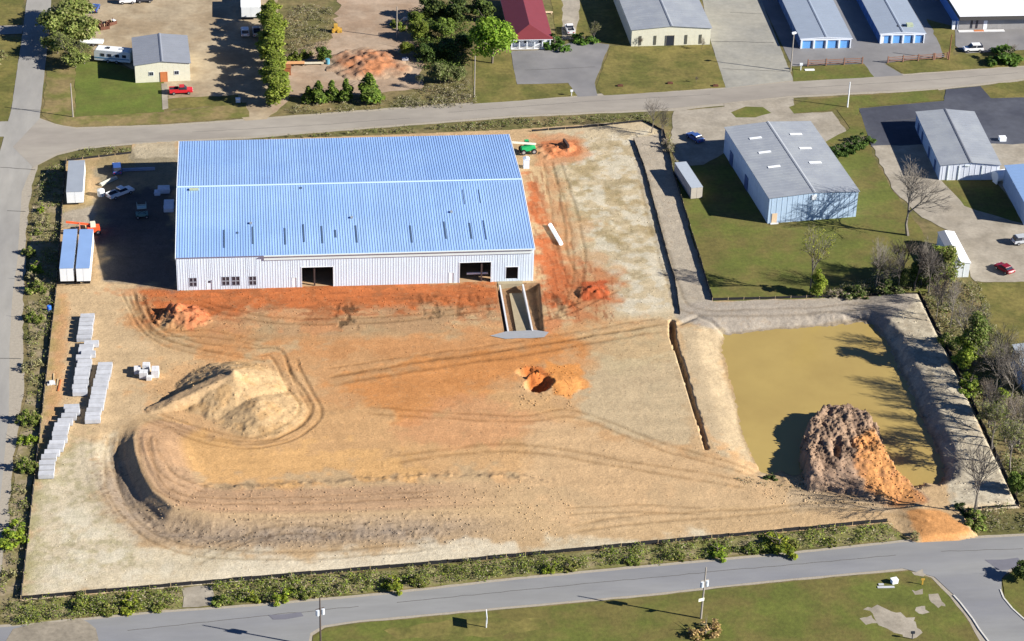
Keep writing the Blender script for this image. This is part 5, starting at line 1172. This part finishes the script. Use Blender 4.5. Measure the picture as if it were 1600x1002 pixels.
def proto_bare(key, h, spread, seed=0, bark=m_barkp, dens=1.0, buds=None, up=1.0):
    r = random.Random(seed); tr = MB(); br = MB(); tips = []
    def grow_(p, d, l, rad0, lev, mb):
        if lev == 5: tips.append(tuple(p))
        nseg = 2 if lev < 3 else 1
        q_ = p
        for s_ in range(nseg):
            d = (d + Vector((r.uniform(-.16, .16), r.uniform(-.16, .16), .05*up))).normalized(); e = q_+d*l/nseg
            mb.tube(q_, e, rad0*(1-.3*s_), rad0*(1-.3*(s_+1)), n=5 if lev < 2 else 3, cap=False)
            if lev < 5 and (lev > 0 or s_ == 1):
                for k in range(3 if lev < 1 else 2 if lev < 4 else 1+(1 if r.random() < .5*dens else 0)):
                    a = r.uniform(0, 6.28); tilt = r.uniform(.35, .8)/(1 if lev else 1.1); o_ = d.orthogonal().normalized(); b_ = d.cross(o_)
                    nd = (d*math.cos(tilt)+(o_*math.cos(a)+b_*math.sin(a))*math.sin(tilt)*spread).normalized()
                    grow_(e, nd, l*r.uniform(.55, .78), max(rad0*.55, .012), lev+1, br)
            q_ = e
        if lev < 5: grow_(q_, (d+Vector((r.uniform(-.2, .2), r.uniform(-.2, .2), .1))).normalized(), l*.72, rad0*.6, lev+1, br if lev >= 1 else tr)
    grow_(Vector((0, 0, 0)), Vector((0, 0, 1)), h*.34, .04+h*.017, 0, tr)
    # enough twigs
    parts = [('trunk', tr.mesh('trunk', bark)), ('branches', br.mesh('branches', bark))]
    if buds is not None:
        cen = tips[::max(1, len(tips)//160)] or [(0, 0, h)]; parts.append(('crown', leaf_mesh('crown', cen, [(.5, .5, .45)]*len(cen), max(400, len(cen)*6), .13, buds, m_leaf, seed=seed)))
    PROTO[key] = ('bare', parts, h, spread)
proto_leafy('round_a', 6, 3.2, GRN, 4200, .24, seed=1, low=.12); proto_leafy('round_b', 6, 3.2, LIME, 6500, .17, seed=2, low=.1); proto_leafy('round_c', 6, 3.4, OLV, 3200, .24, seed=3, low=.12)
proto_leafy('cone', 5, 2.1, DRK+GRN+GRN, 2800, .24, 'cone', seed=4); proto_leafy('tall_a', 7, 2.6, LIME, 3600, .25, 'tall', seed=5, low=.12); proto_leafy('tall_b', 8, 2.3, GRN+OLV, 5000, .17, 'tall', seed=6)
proto_leafy('bush_a', 1.8, 1.3, GRN+OLV, 1500, .12, seed=7, low=.05); proto_leafy('bush_b', 1.8, 1.3, LIME+GRN[:2], 1500, .12, seed=8, low=.05); proto_leafy('bush_c', 1.6, 1.3, DRK, 1100, .16, seed=9, low=.05)
proto_leafy('dark', 6, 3.2, DRK+DRK+GRN, 3800, .27, seed=10, low=.1)
proto_leafy('dry_bush', 1.8, 1.2, BRN, 700, .12, seed=12, low=.05)
proto_bare('bare_a', 9, 1.0, 21); proto_bare('bare_b', 9, 1.15, 22, m_barkp); proto_bare('bare_c', 8, .8, 23, m_bark)
proto_bare('bud_a', 10, .9, 24, m_barkp, buds=LIME); proto_bare('bud_b', 8, 1.0, 25, m_barkp, buds=OLV)
NAME = {'cone': 'cedar_tree', 'bush_a': 'shrub', 'bush_b': 'shrub', 'bush_c': 'shrub', 'dry_bush': 'shrub', 'bare_a': 'bare_tree', 'bare_b': 'bare_tree', 'bare_c': 'bare_tree'}
def T(key, px, py, h, label, group=None, wide=1.0, tint=(1, 1, 1), rz=None, name=None, gxy=None, z=None):
    typ, parts, ph, ps = PROTO[key]; c = gxy or G(px, py)
    nm = name or NAME.get(key, 'tree')
    o = thing(nm, label, 'shrub' if nm == 'shrub' else 'tree', (c[0], c[1], (HT(*c) if z is None else z)-.03), random.uniform(0, 6.28) if rz is None else rz, group)
    k = h/ph; 
    for pn, me in parts:
        q_ = inst(pn, me, o, sc=(k*wide, k*wide, k)); q_.color = (tint[0], tint[1], tint[2], 1)
    return o
gt = 'leafing trees beside the west street'
for px, py, h, kx, lb in ((118, 30, 6.5, 'bud_b', 'twiggy topmost'), (90, 84, 5.5, 'round_c', 'low roadside'), (132, 100, 5.5, 'bud_b', 'twiggy right'), (112, 42, 8.0, 'round_c', 'topmost leafy'), (96, 60, 8, 'round_c', 'leftmost'), (130, 68, 7.2, 'round_c', 'rightmost'), (103, 96, 6.8, 'bud_b', 'thin twiggy'), (118, 106, 5.2, 'round_c', 'lowest')):
    T(kx, px, py, h, lb + ' tree of the olive green clump beside the west street', gt, 1.15, (1.1, 1.3, .9))
ORD = ('nearest', 'second', 'third', 'fourth', 'fifth', 'sixth', 'seventh', 'eighth', 'farthest')
for k in range(9):
    T('tall_a', 431-k*.9+random.uniform(-2, 2), 163-k*14.5, random.uniform(6.0, 7.2), ORD[k] + (' from the road' if k else ' to the road') + ' in the yellow-green tree row right of the dirt yard', 'yellow-green tree row', random.uniform(1.15, 1.35), (.85, .9, .9))
for k, (px, py, h, wd) in enumerate(((483, 159, 3.8, 1.35), (497, 160, 5.2, 1.25), (519, 159, 5.0, 1.25), (542, 158, 5.3, 1.25), (575, 158, 6.8, 1.45))):
    T('cone', px, py, h, ('leftmost low', 'second', 'third', 'fourth', 'rightmost and largest')[k] + ' evergreen in the row behind the northern road', 'evergreen row behind the northern road', wd, (1.2, 1.3, 1.0))
T('dark', 506, 95, 3.8, 'round dark green tree behind the pale board stack', None, 1.0, (1.2, 1.3, 1))
T('bush_b', 466, 92, 2.6, 'small yellow-green shrub behind the orange board rack')
T('bush_b', 478, 90, 1.8, 'tiny yellow-green shrub right of the one behind the orange rack')
T('round_b', 636, 88, 4.0, 'small round bright green tree at the right end of the orange mound', None, .9, (.85, .9, .9))
T('bush_b', 624, 44, 2.5, 'tiny round green tree left of the white leaning board', None, 1, (.85, .9, .9))
for px, py, h, kx, lb, tn in ((655, 62, 5.5, 'round_b', 'bright tree at the left of the dark grove', (.8, .85, .9)), (650, 40, 4.2, 'round_b', 'smaller bright tree behind the left of the grove', (.75, .85, .9)), (690, 62, 6.0, 'round_a', 'bright topped tree in the middle of the dark grove', (1.1, 1.2, 1)),
                          (675, 30, 6.5, 'dark', 'dark tree at the very top of the grove', (.8, .8, .9)), (715, 35, 6.5, 'dark', 'dark tree at the top right of the grove', (.8, .8, .9)), (700, 92, 5.5, 'dark', 'dark tree low in the grove beside the poles', (.8, .9, .9)),
                          (665, 95, 5, 'dark', 'dark tree right of the small round bright tree', (.8, .9, .9)), (725, 80, 5, 'dark', 'dark tree just left of the largest green tree', (.7, .8, .9)),
                          (688, 130, 5.2, 'round_c', 'olive tree at the front of the grove', (.8, .95, .8)), (712, 128, 4.2, 'round_c', 'smaller olive tree at the front right of the grove', (.8, .95, .8)), (655, 138, 3.5, 'bud_b', 'thin pale tree at the front left of the grove', (.8, .9, .8))):
    T(kx, px, py, h, lb, 'grove at the top centre', 1.0, tn)
T('round_b', 769, 99, 13.0, 'largest bright green tree beside the red-roofed house', None, .82, (.85, 1.15, .75))
T('dark', 752, 34, 6.5, 'dark green tree behind the largest bright one')
T('bush_c', 868, 75, 3.2, 'round dark green bush at the corner of the red-roofed house', None, 1.2, (1.2, 1.5, 1))
T('bush_c', 914, 66, 2.2, 'low dark green bush below the white pickup', None, 1.5, (1.3, 1.6, 1))
T('bud_b', 927, 66, 5.0, 'thin pale tree at the left side of the cream building')
T('bare_c', 998, 74, 2.6, 'bare shrub at the left end of the cream building front'); T('bare_c', 1096, 77, 3.0, 'bare shrub at the right end of the cream building front')
T('bare_c', 1088, 130, 1.6, 'tiny sapling near the road on the lawn below the cream building')
T('bare_a', 1018, 208, 8.5, 'tall bare grey tree at the top right corner of the site', None, .8); T('bare_b', 1034, 215, 6.0, 'shorter bare tree right of the tall one at the site corner', None, .8)
T('dry_bush', 1042, 232, 2.2, 'brown bush at the site corner beside the gravel lot', None, 1.2)
for k, px in enumerate((1307, 1318, 1329, 1340, 1350)):
    T('bush_c', px, 241-k*4.2, 2.2 + .3*(k == 4), ('leftmost', 'second', 'third', 'fourth', 'rightmost')[k] + ' shrub of the dark hedge beside the light blue building', 'dark hedge shrubs by the light blue building', 1.05, (1.1, 1.2, 1))
T('bare_b', 1418, 368, 15.5, 'large spreading bare tree in front of the gravel drive', None, 1.25)
for k, (kx, px, py, h, wd, lb) in enumerate((('bare_a', 1385, 452, 8, 1.0, 'bare tree at the left edge of the thicket by the lawn corner'), ('bare_c', 1415, 440, 9, 1.2, 'dark bare tree deep in the thicket by the lawn corner'), ('tall_b', 1410, 452, 4.5, 1.2, 'low green tree at the left of the thicket'), ('bare_b', 1440, 446, 9.5, 1.0, 'bare tree behind the middle of the thicket'),
        ('tall_b', 1448, 452, 5.5, 1.2, 'low green tree at the right of the thicket'), ('bare_a', 1464, 460, 8, 1.0, 'bare tree in front of the leafing tree by the long white shed'), ('bare_c', 1470, 478, 7, 1.3, 'dark bare tree just below the thicket corner'), ('bud_b', 1372, 455, 7, 1.0, 'budding tree left of the thicket'), ('tall_a', 1462, 440, 7.5, 1.0, 'yellow-green tree against the long white shed'))):
    T(kx, px, py, h, lb, 'thicket by the lawn corner', wd, (.9, 1.0, .9))
T('bud_a', 1266, 458, 15.0, 'tall thin tree with yellow-green top before the light blue building', None, .55, (1.15, 1.05, 1))
T('tall_a', 1275, 462, 5.2, 'bright lime columnar shrub at the foot of the tall thin tree', None, .9, (1.0, 1.05, .9))
T('bare_a', 1368, 458, 11.5, 'slim bare brown tree left of the dark thicket', None, .7); T('bare_b', 1402, 456, 8.5, 'bare tree at the left of the thicket by the lawn corner', None, .8)
T('bare_c', 1428, 455, 10.5, 'dark bare tree in the thicket by the lawn corner', None, .9); T('bare_a', 1450, 462, 11, 'bare tree at the right of the thicket by the lawn corner', None, .8)
T('tall_b', 1476, 452, 9.0, 'green leafing tree left of the long white shed', None, 1.1, (1.2, 1.2, 1)); T('tall_b', 1428, 446, 5.0, 'small dark green tree within the thicket', None, 1.2, (.9, 1.1, .9))
T('bush_a', 1340, 462, 2.6, 'green shrub along the lower lawn fence left of the thicket', None, 1.2, (.8, .9, .9)); T('bush_a', 1385, 460, 3.2, 'larger green shrub along the lower lawn fence', None, 1.2, (.8, .9, .9)); T('dry_bush', 1310, 464, 1.8, 'brown shrub along the lower lawn fence', None, 1.5)
gb = 'tree belt right of the pond'
belt = [(1462, 500, 6.5, 'bare_a', .8, 'first bare tree below the lawn corner in the right belt'), (1484, 512, 8, 'bare_b', .8, 'grey bare tree left of the tall green one in the right belt'), (1475, 540, 3.5, 'bush_a', 1.2, 'green shrub close to the fence high in the right belt'),
        (1520, 572, 8.5, 'tall_b', .95, 'tallest green tree of the right belt'), (1503, 574, 5.5, 'tall_a', 1.1, 'yellow-green tree against the fence in the right belt'), (1538, 560, 6, 'bud_b', 1.1, 'green tree right of the tallest one in the right belt'),
        (1552, 620, 9, 'bare_b', 1.0, 'wide grey bare tree in the middle of the right belt'), (1575, 640, 9, 'bare_a', 1.0, 'bare tree in front of the pale blue shed roof'), (1592, 612, 8.5, 'bare_a', 1.0, 'bare tree at the right edge beside the pale roof'),
        (1535, 650, 6, 'bare_c', 1.0, 'low dark bare tree by the fence in the right belt'), (1562, 655, 4.5, 'tall_a', 1.0, 'small lime tree in the middle of the right belt'), (1550, 706, 8, 'bud_b', 1.1, 'olive budding tree low in the right belt'),
        (1578, 735, 8, 'bud_b', 1.1, 'second olive budding tree low in the right belt'), (1590, 700, 8.5, 'bare_b', 1.0, 'bare tree at the right edge low in the belt'), (1500, 548, 8.5, 'bare_a', 1.0, 'slim bare tree left of the tallest green one in the right belt'), (1545, 668, 7, 'bare_b', 1.0, 'bare tree over the fence in the right belt'), (1570, 690, 7, 'bare_c', 1.2, 'dark bare tree between the olive ones in the right belt'), (1565, 590, 6, 'bare_c', 1.2, 'dark bare tree above the lime one in the right belt'), (1588, 775, 4, 'round_a', .8, 'round green tree at the bottom of the right belt'),
        (1558, 575, 7, 'bare_a', .9, 'pale bare tree right above the pale roof'), (1515, 610, 4, 'bush_b', 1.3, 'green shrub against the fence beside the wide bare tree')]
for px, py, h, kx, wd, lb in belt: T(kx, px, py, h*(1.3 if 'bush' not in kx else .8), lb, gb, wd*.9, (.95, 1.05, .9))
T('bare_a', 1521, 808, 15, 'tall bare tree at the bottom right corner of the pond', None, .95); T('bush_a', 1522, 818, 3.0, 'bright green shrub at the foot of the tall bare tree', None, 1.0, (1.2, 1.3, 1)); T('bush_c', 1508, 806, 2.2, 'dark shrub left of the bare tree at the pond corner', None, 1.3)
T('dry_bush', 1102, 990, 2.6, 'yellow-brown shrub at the foot of the grey utility pole', None, 1.2, (1.6, 1.3, .8)); T('dark', 1597, 905, 3.5, 'dark green tree on the island at the bottom right corner')
T('bush_c', 1572, 92, 3.8, 'dark bush beside the road near the right edge', None, 1.4, (1.3, 1.5, 1)); T('bush_c', 1203, 744, 1.2, 'tiny shrub at the lower edge of the pond left of the clay heap')
T('bare_c', 1583, 90, 3.5, 'thin bare sapling right of the dark bush near the right edge')
T('round_c', -22, 118, 9, 'tree beyond the left edge shading the west street'); 
# shrubs along the left fence and the bottom road
left = [(63, 330, 2.2, 'bush_b'), (58, 365, 1.6, 'bush_a'), (66, 350, 2.0, 'dry_bush'), (48, 398, 2.6, 'bush_a'), (58, 425, 2.4, 'bush_b'), (60, 455, 3.0, 'bush_a'), (53, 440, 2.4, 'dry_bush'), (50, 500, 2.4, 'bush_a'), (57, 530, 2.0, 'dry_bush'), (50, 575, 2.3, 'dry_bush'),
        (40, 660, 3.2, 'bush_a'), (44, 690, 3.0, 'bush_b'), (38, 735, 3.0, 'bush_a'), (24, 842, 3.2, 'bush_b'), (30, 770, 1.6, 'dry_bush'), (14, 900, 2.2, 'dry_bush')]
pos = ['beside the road bend', 'under the road bend', 'next to the road bend shrub', 'level with the orange machine', 'left of the two trailers', 'just above the blue barrel', 'left of the trailer wheels', 'just below the blue barrel', 'left of the topmost slabs', 'left of the loose timber', 'level with the lower slab row', 'left of the stepped slab row', 'left of the lowest slab stack', 'alone on the shoulder far below the slabs', 'below the lowest slab stack', 'near the bottom left corner']
for (px, py, h, kx), ps_ in zip(left, pos):
    T(kx, px, py, h*random.uniform(.65, .95), {'bush_a': 'green', 'bush_b': 'yellow-green', 'dry_bush': 'brown'}[kx] + ' shrub outside the left fence, ' + ps_, 'shrubs outside the left fence', random.uniform(.8, 1.3), (1.2, 1.3, .9))
bot = [(125, 950, 2.2, 'bush_a', 'at the left end'), (165, 955, 2.4, 'bush_a', 'second from the left end'), (205, 948, 2.4, 'bush_b', 'third from the left end'), (250, 950, 2.0, 'bush_a', 'left of the bare gap'), (350, 940, 2.4, 'bush_a', 'right of the bare gap'), (388, 936, 2.2, 'bush_b', 'second right of the bare gap'), (440, 934, 3.4, 'bush_b', 'left of the dark pole'), (470, 930, 2.6, 'bush_a', 'behind the dark pole'),
       (530, 925, 2.0, 'dry_bush', 'right of the dark pole'), (612, 918, 3.0, 'bush_b', 'bright and tallish at mid strip'), (650, 912, 2.2, 'bush_a', 'right of the bright mid strip one'), (860, 892, 3.0, 'bush_b', 'left of the grey pole at mid distance'), (890, 890, 2.2, 'bush_a', 'beside the bright one left of the grey pole'), (985, 880, 2.2, 'bush_a', 'farther left of the grey pole'), (1060, 872, 2.4, 'bush_a', 'just left of the grey pole'), (1120, 866, 3.0, 'bush_b', 'just right of the grey pole'),
       (1170, 862, 2.3, 'bush_a', 'second right of the grey pole'), (1215, 858, 3.2, 'bush_b', 'brightest right of the grey pole'), (1240, 856, 2.2, 'bush_a', 'right of the brightest one'), (1300, 850, 1.8, 'bush_a', 'toward the orange exit'), (1430, 842, 1.8, 'dry_bush', 'at the left of the orange exit')]
for px, py, h, kx, ps_ in bot: T(kx, px, py, h*random.uniform(.6, .9), {'bush_a': 'green', 'bush_b': 'yellow-green', 'dry_bush': 'brown'}[kx] + ' shrub beside the southern road, ' + ps_, 'shrubs beside the southern road', random.uniform(.8, 1.4), (1.2, random.uniform(1.1, 1.35), .85))

def mass(name, polys, dens, hmax, rmax, cols, size, label, tintf=None, seed=0, leaves=10, z=0):
    """undergrowth: one mesh of leaf quads in many low clumps; nobody could count them"""
    r = np.random.RandomState(seed); cen = []
    for pts in polys:
        P = GP(pts); xa, ya = np.min(P, 0); xb, yb = np.max(P, 0); n = int((xb-xa)*(yb-ya)*dens)
        q_ = np.stack([r.uniform(xa, xb, n), r.uniform(ya, yb, n)], -1); k = inpoly(q_[:, 0], q_[:, 1], P); q_ = q_[k]
        nn = fbm(q_[:, 0], q_[:, 1], 3.0, seed=seed+5); keep = nn > r.uniform(.25, .6, len(nn)); q_ = q_[keep]; nn = nn[keep]
        cen.append(np.concatenate([q_, nn[:, None]], 1))
    cen = np.concatenate(cen); k = len(cen); hh = hmax*(.25+.9*r.rand(k))*(.5+cen[:, 2]); rr_ = rmax*(.5+.7*r.rand(k))
    c3 = np.stack([cen[:, 0], cen[:, 1], hh*.4+z], -1); rd = np.stack([rr_, rr_, hh*.6+.02], -1)
    me = leaf_mesh(name, c3, rd, k*leaves, size, cols, m_leaf, seed=seed)
    o = bpy.data.objects.new(name, me); COL.objects.link(o); o['kind'] = 'stuff'; o['label'] = label; o['category'] = 'undergrowth'
    o.color = (1.05, 1.1, 1, 1)
    return o
MIXC = GRN+OLV+BRN+LIME[:2]
mass('undergrowth', [[(75, 262), (100, 254), (98, 330), (86, 455), (78, 520), (58, 700), (32, 938), (-5, 960), (2, 900), (12, 830), (22, 740), (30, 680), (45, 600), (44, 530), (44, 460), (46, 400), (50, 340), (58, 290)]], 1.7, .7, .75, OLV+OLV+BRN+LIME[:2], .13, 'weedy strip of mixed scrub between the west road and the left fence', seed=1, leaves=13)
mass('undergrowth', [[(0, 962), (33, 940), (284, 918), (284, 950), (130, 964), (20, 978)], [(332, 914), (700, 884), (1000, 856), (1386, 820), (1410, 843), (1200, 864), (1000, 882), (800, 901), (600, 924), (400, 942), (334, 946)]], 3.0, 1.15, .85, GRN+LIME+OLV+BRN[:2], .13, 'green scrub strip between the bottom fence and the southern road', seed=2, leaves=16)
mass('undergrowth', [[(400, 218), (600, 210), (800, 202), (1000, 188), (1030, 200), (1010, 178), (800, 188), (600, 203)], [(105, 250), (205, 238), (205, 230), (130, 236)]], 2.4, .8, .6, GRN+OLV+BRN, .13, 'grassy strip between the northern road and the warehouse', seed=3)
mass('undergrowth', [[(478, 160), (600, 158), (730, 120), (742, 168), (600, 172), (470, 180), (440, 175)], [(450, 10), (520, 10), (510, 85), (450, 90)], [(590, 160), (745, 140), (745, 165), (600, 172)]], 2.4, 1.0, .7, BRN+OLV[:2]+BRN, .13, 'grey brown brush around the upper dirt yard', seed=4)
mass('undergrowth', [[(1440, 465), (1500, 440), (1530, 450), (1560, 540), (1660, 560), (1660, 830), (1540, 835), (1530, 800), (1592, 790), (1540, 680), (1492, 570)], [(1280, 466), (1436, 460), (1480, 436), (1440, 420), (1330, 445)], [(1040, 205), (1056, 230), (1058, 262), (1044, 240)]], 1.9, 1.4, .9, BRN+OLV+OLV+GRN[:2]+BRN, .14, 'tangled brush under the tree belt right of the pond', seed=5, leaves=14)
mass('undergrowth', [[(1145, 745), (1265, 752), (1262, 764), (1150, 756)], [(1440, 762), (1480, 756), (1500, 795), (1455, 795)]], 1.2, .3, .4, BRN, .1, 'dry weeds on the near bank of the pond', seed=6)
mass('undergrowth', [[(640, 20), (735, 0), (735, 110), (650, 110)]], 2.6, 2.2, 1.1, DRK+DRK+GRN, .18, 'dark understorey below the grove at the top centre', seed=7)

# loose clods and stones on the bare soil: far too many to count, one mesh of small irregular lumps
r_ = np.random.RandomState(77); cv, cq, cc_ = [], [], []
zones = [([(290, 765), (860, 752), (900, 800), (860, 850), (300, 860), (210, 800)], 900, .16), ([(1240, 640), (1380, 640), (1450, 790), (1240, 790)], 900, .2), ([(240, 560), (480, 560), (480, 690), (240, 680)], 500, .13), ([(200, 455), (960, 440), (960, 510), (240, 520)], 900, .14), ([(810, 570), (900, 570), (900, 640), (810, 640)], 160, .17),
         ([(60, 480), (1100, 480), (1180, 760), (1350, 810), (60, 920)], 1500, .11), ([(850, 210), (1040, 200), (1060, 490), (900, 480)], 500, .12), ([(1380, 520), (1440, 470), (1590, 790), (1480, 795)], 400, .15), ([(1150, 748), (1260, 755), (1500, 800), (1200, 790)], 250, .14)]
for zp, n_, sz in zones:
    P = GP(zp); xa, ya = np.min(P, 0); xb, yb = np.max(P, 0); q2 = np.stack([r_.uniform(xa, xb, n_*2), r_.uniform(ya, yb, n_*2)], -1); q2 = q2[inpoly(q2[:, 0], q2[:, 1], P)][:n_]
    for x, y in q2:
        i = int(round((x-xs[0])/STEP)); j = int(round((y-ys[0])/STEP))
        if not (0 < i < nx-1 and 0 < j < ny-1) or inside[j, i] < .5 or H[j, i] < PZ+.1: continue
        s_ = sz*r_.uniform(.5, 1.6); z = H[j, i]; k = len(cv)*0+sum(0 for _ in ()); k = len(cv)
        o6 = [(1, 0, 0), (-1, 0, 0), (0, 1, 0), (0, -1, 0), (0, 0, 1), (0, 0, -.6)]; th = r_.uniform(0, 6.28); ct, st_ = math.cos(th), math.sin(th)
        col_ = np.clip(C[j, i]*r_.uniform(.75, 1.1), .01, .9)
        for ox, oy, oz in o6:
            ss = s_*r_.uniform(.7, 1.3); cv.append((x+(ox*ct-oy*st_)*ss, y+(ox*st_+oy*ct)*ss*.8, z+oz*ss*.7)); cc_.append(col_)
        for f in ((0, 2, 4), (2, 1, 4), (1, 3, 4), (3, 0, 4), (2, 0, 5), (1, 2, 5), (3, 1, 5), (0, 3, 5)): cq.append([k+v for v in f])
cl_o = bpy.data.objects.new('clods', np_mesh('clods', np.array(cv), np.array(cq), np.array(cc_), m_soil, k=3)); COL.objects.link(cl_o)
tag(cl_o, 'loose clods and stones strewn over the bare soil', 'clods', None, 'stuff')
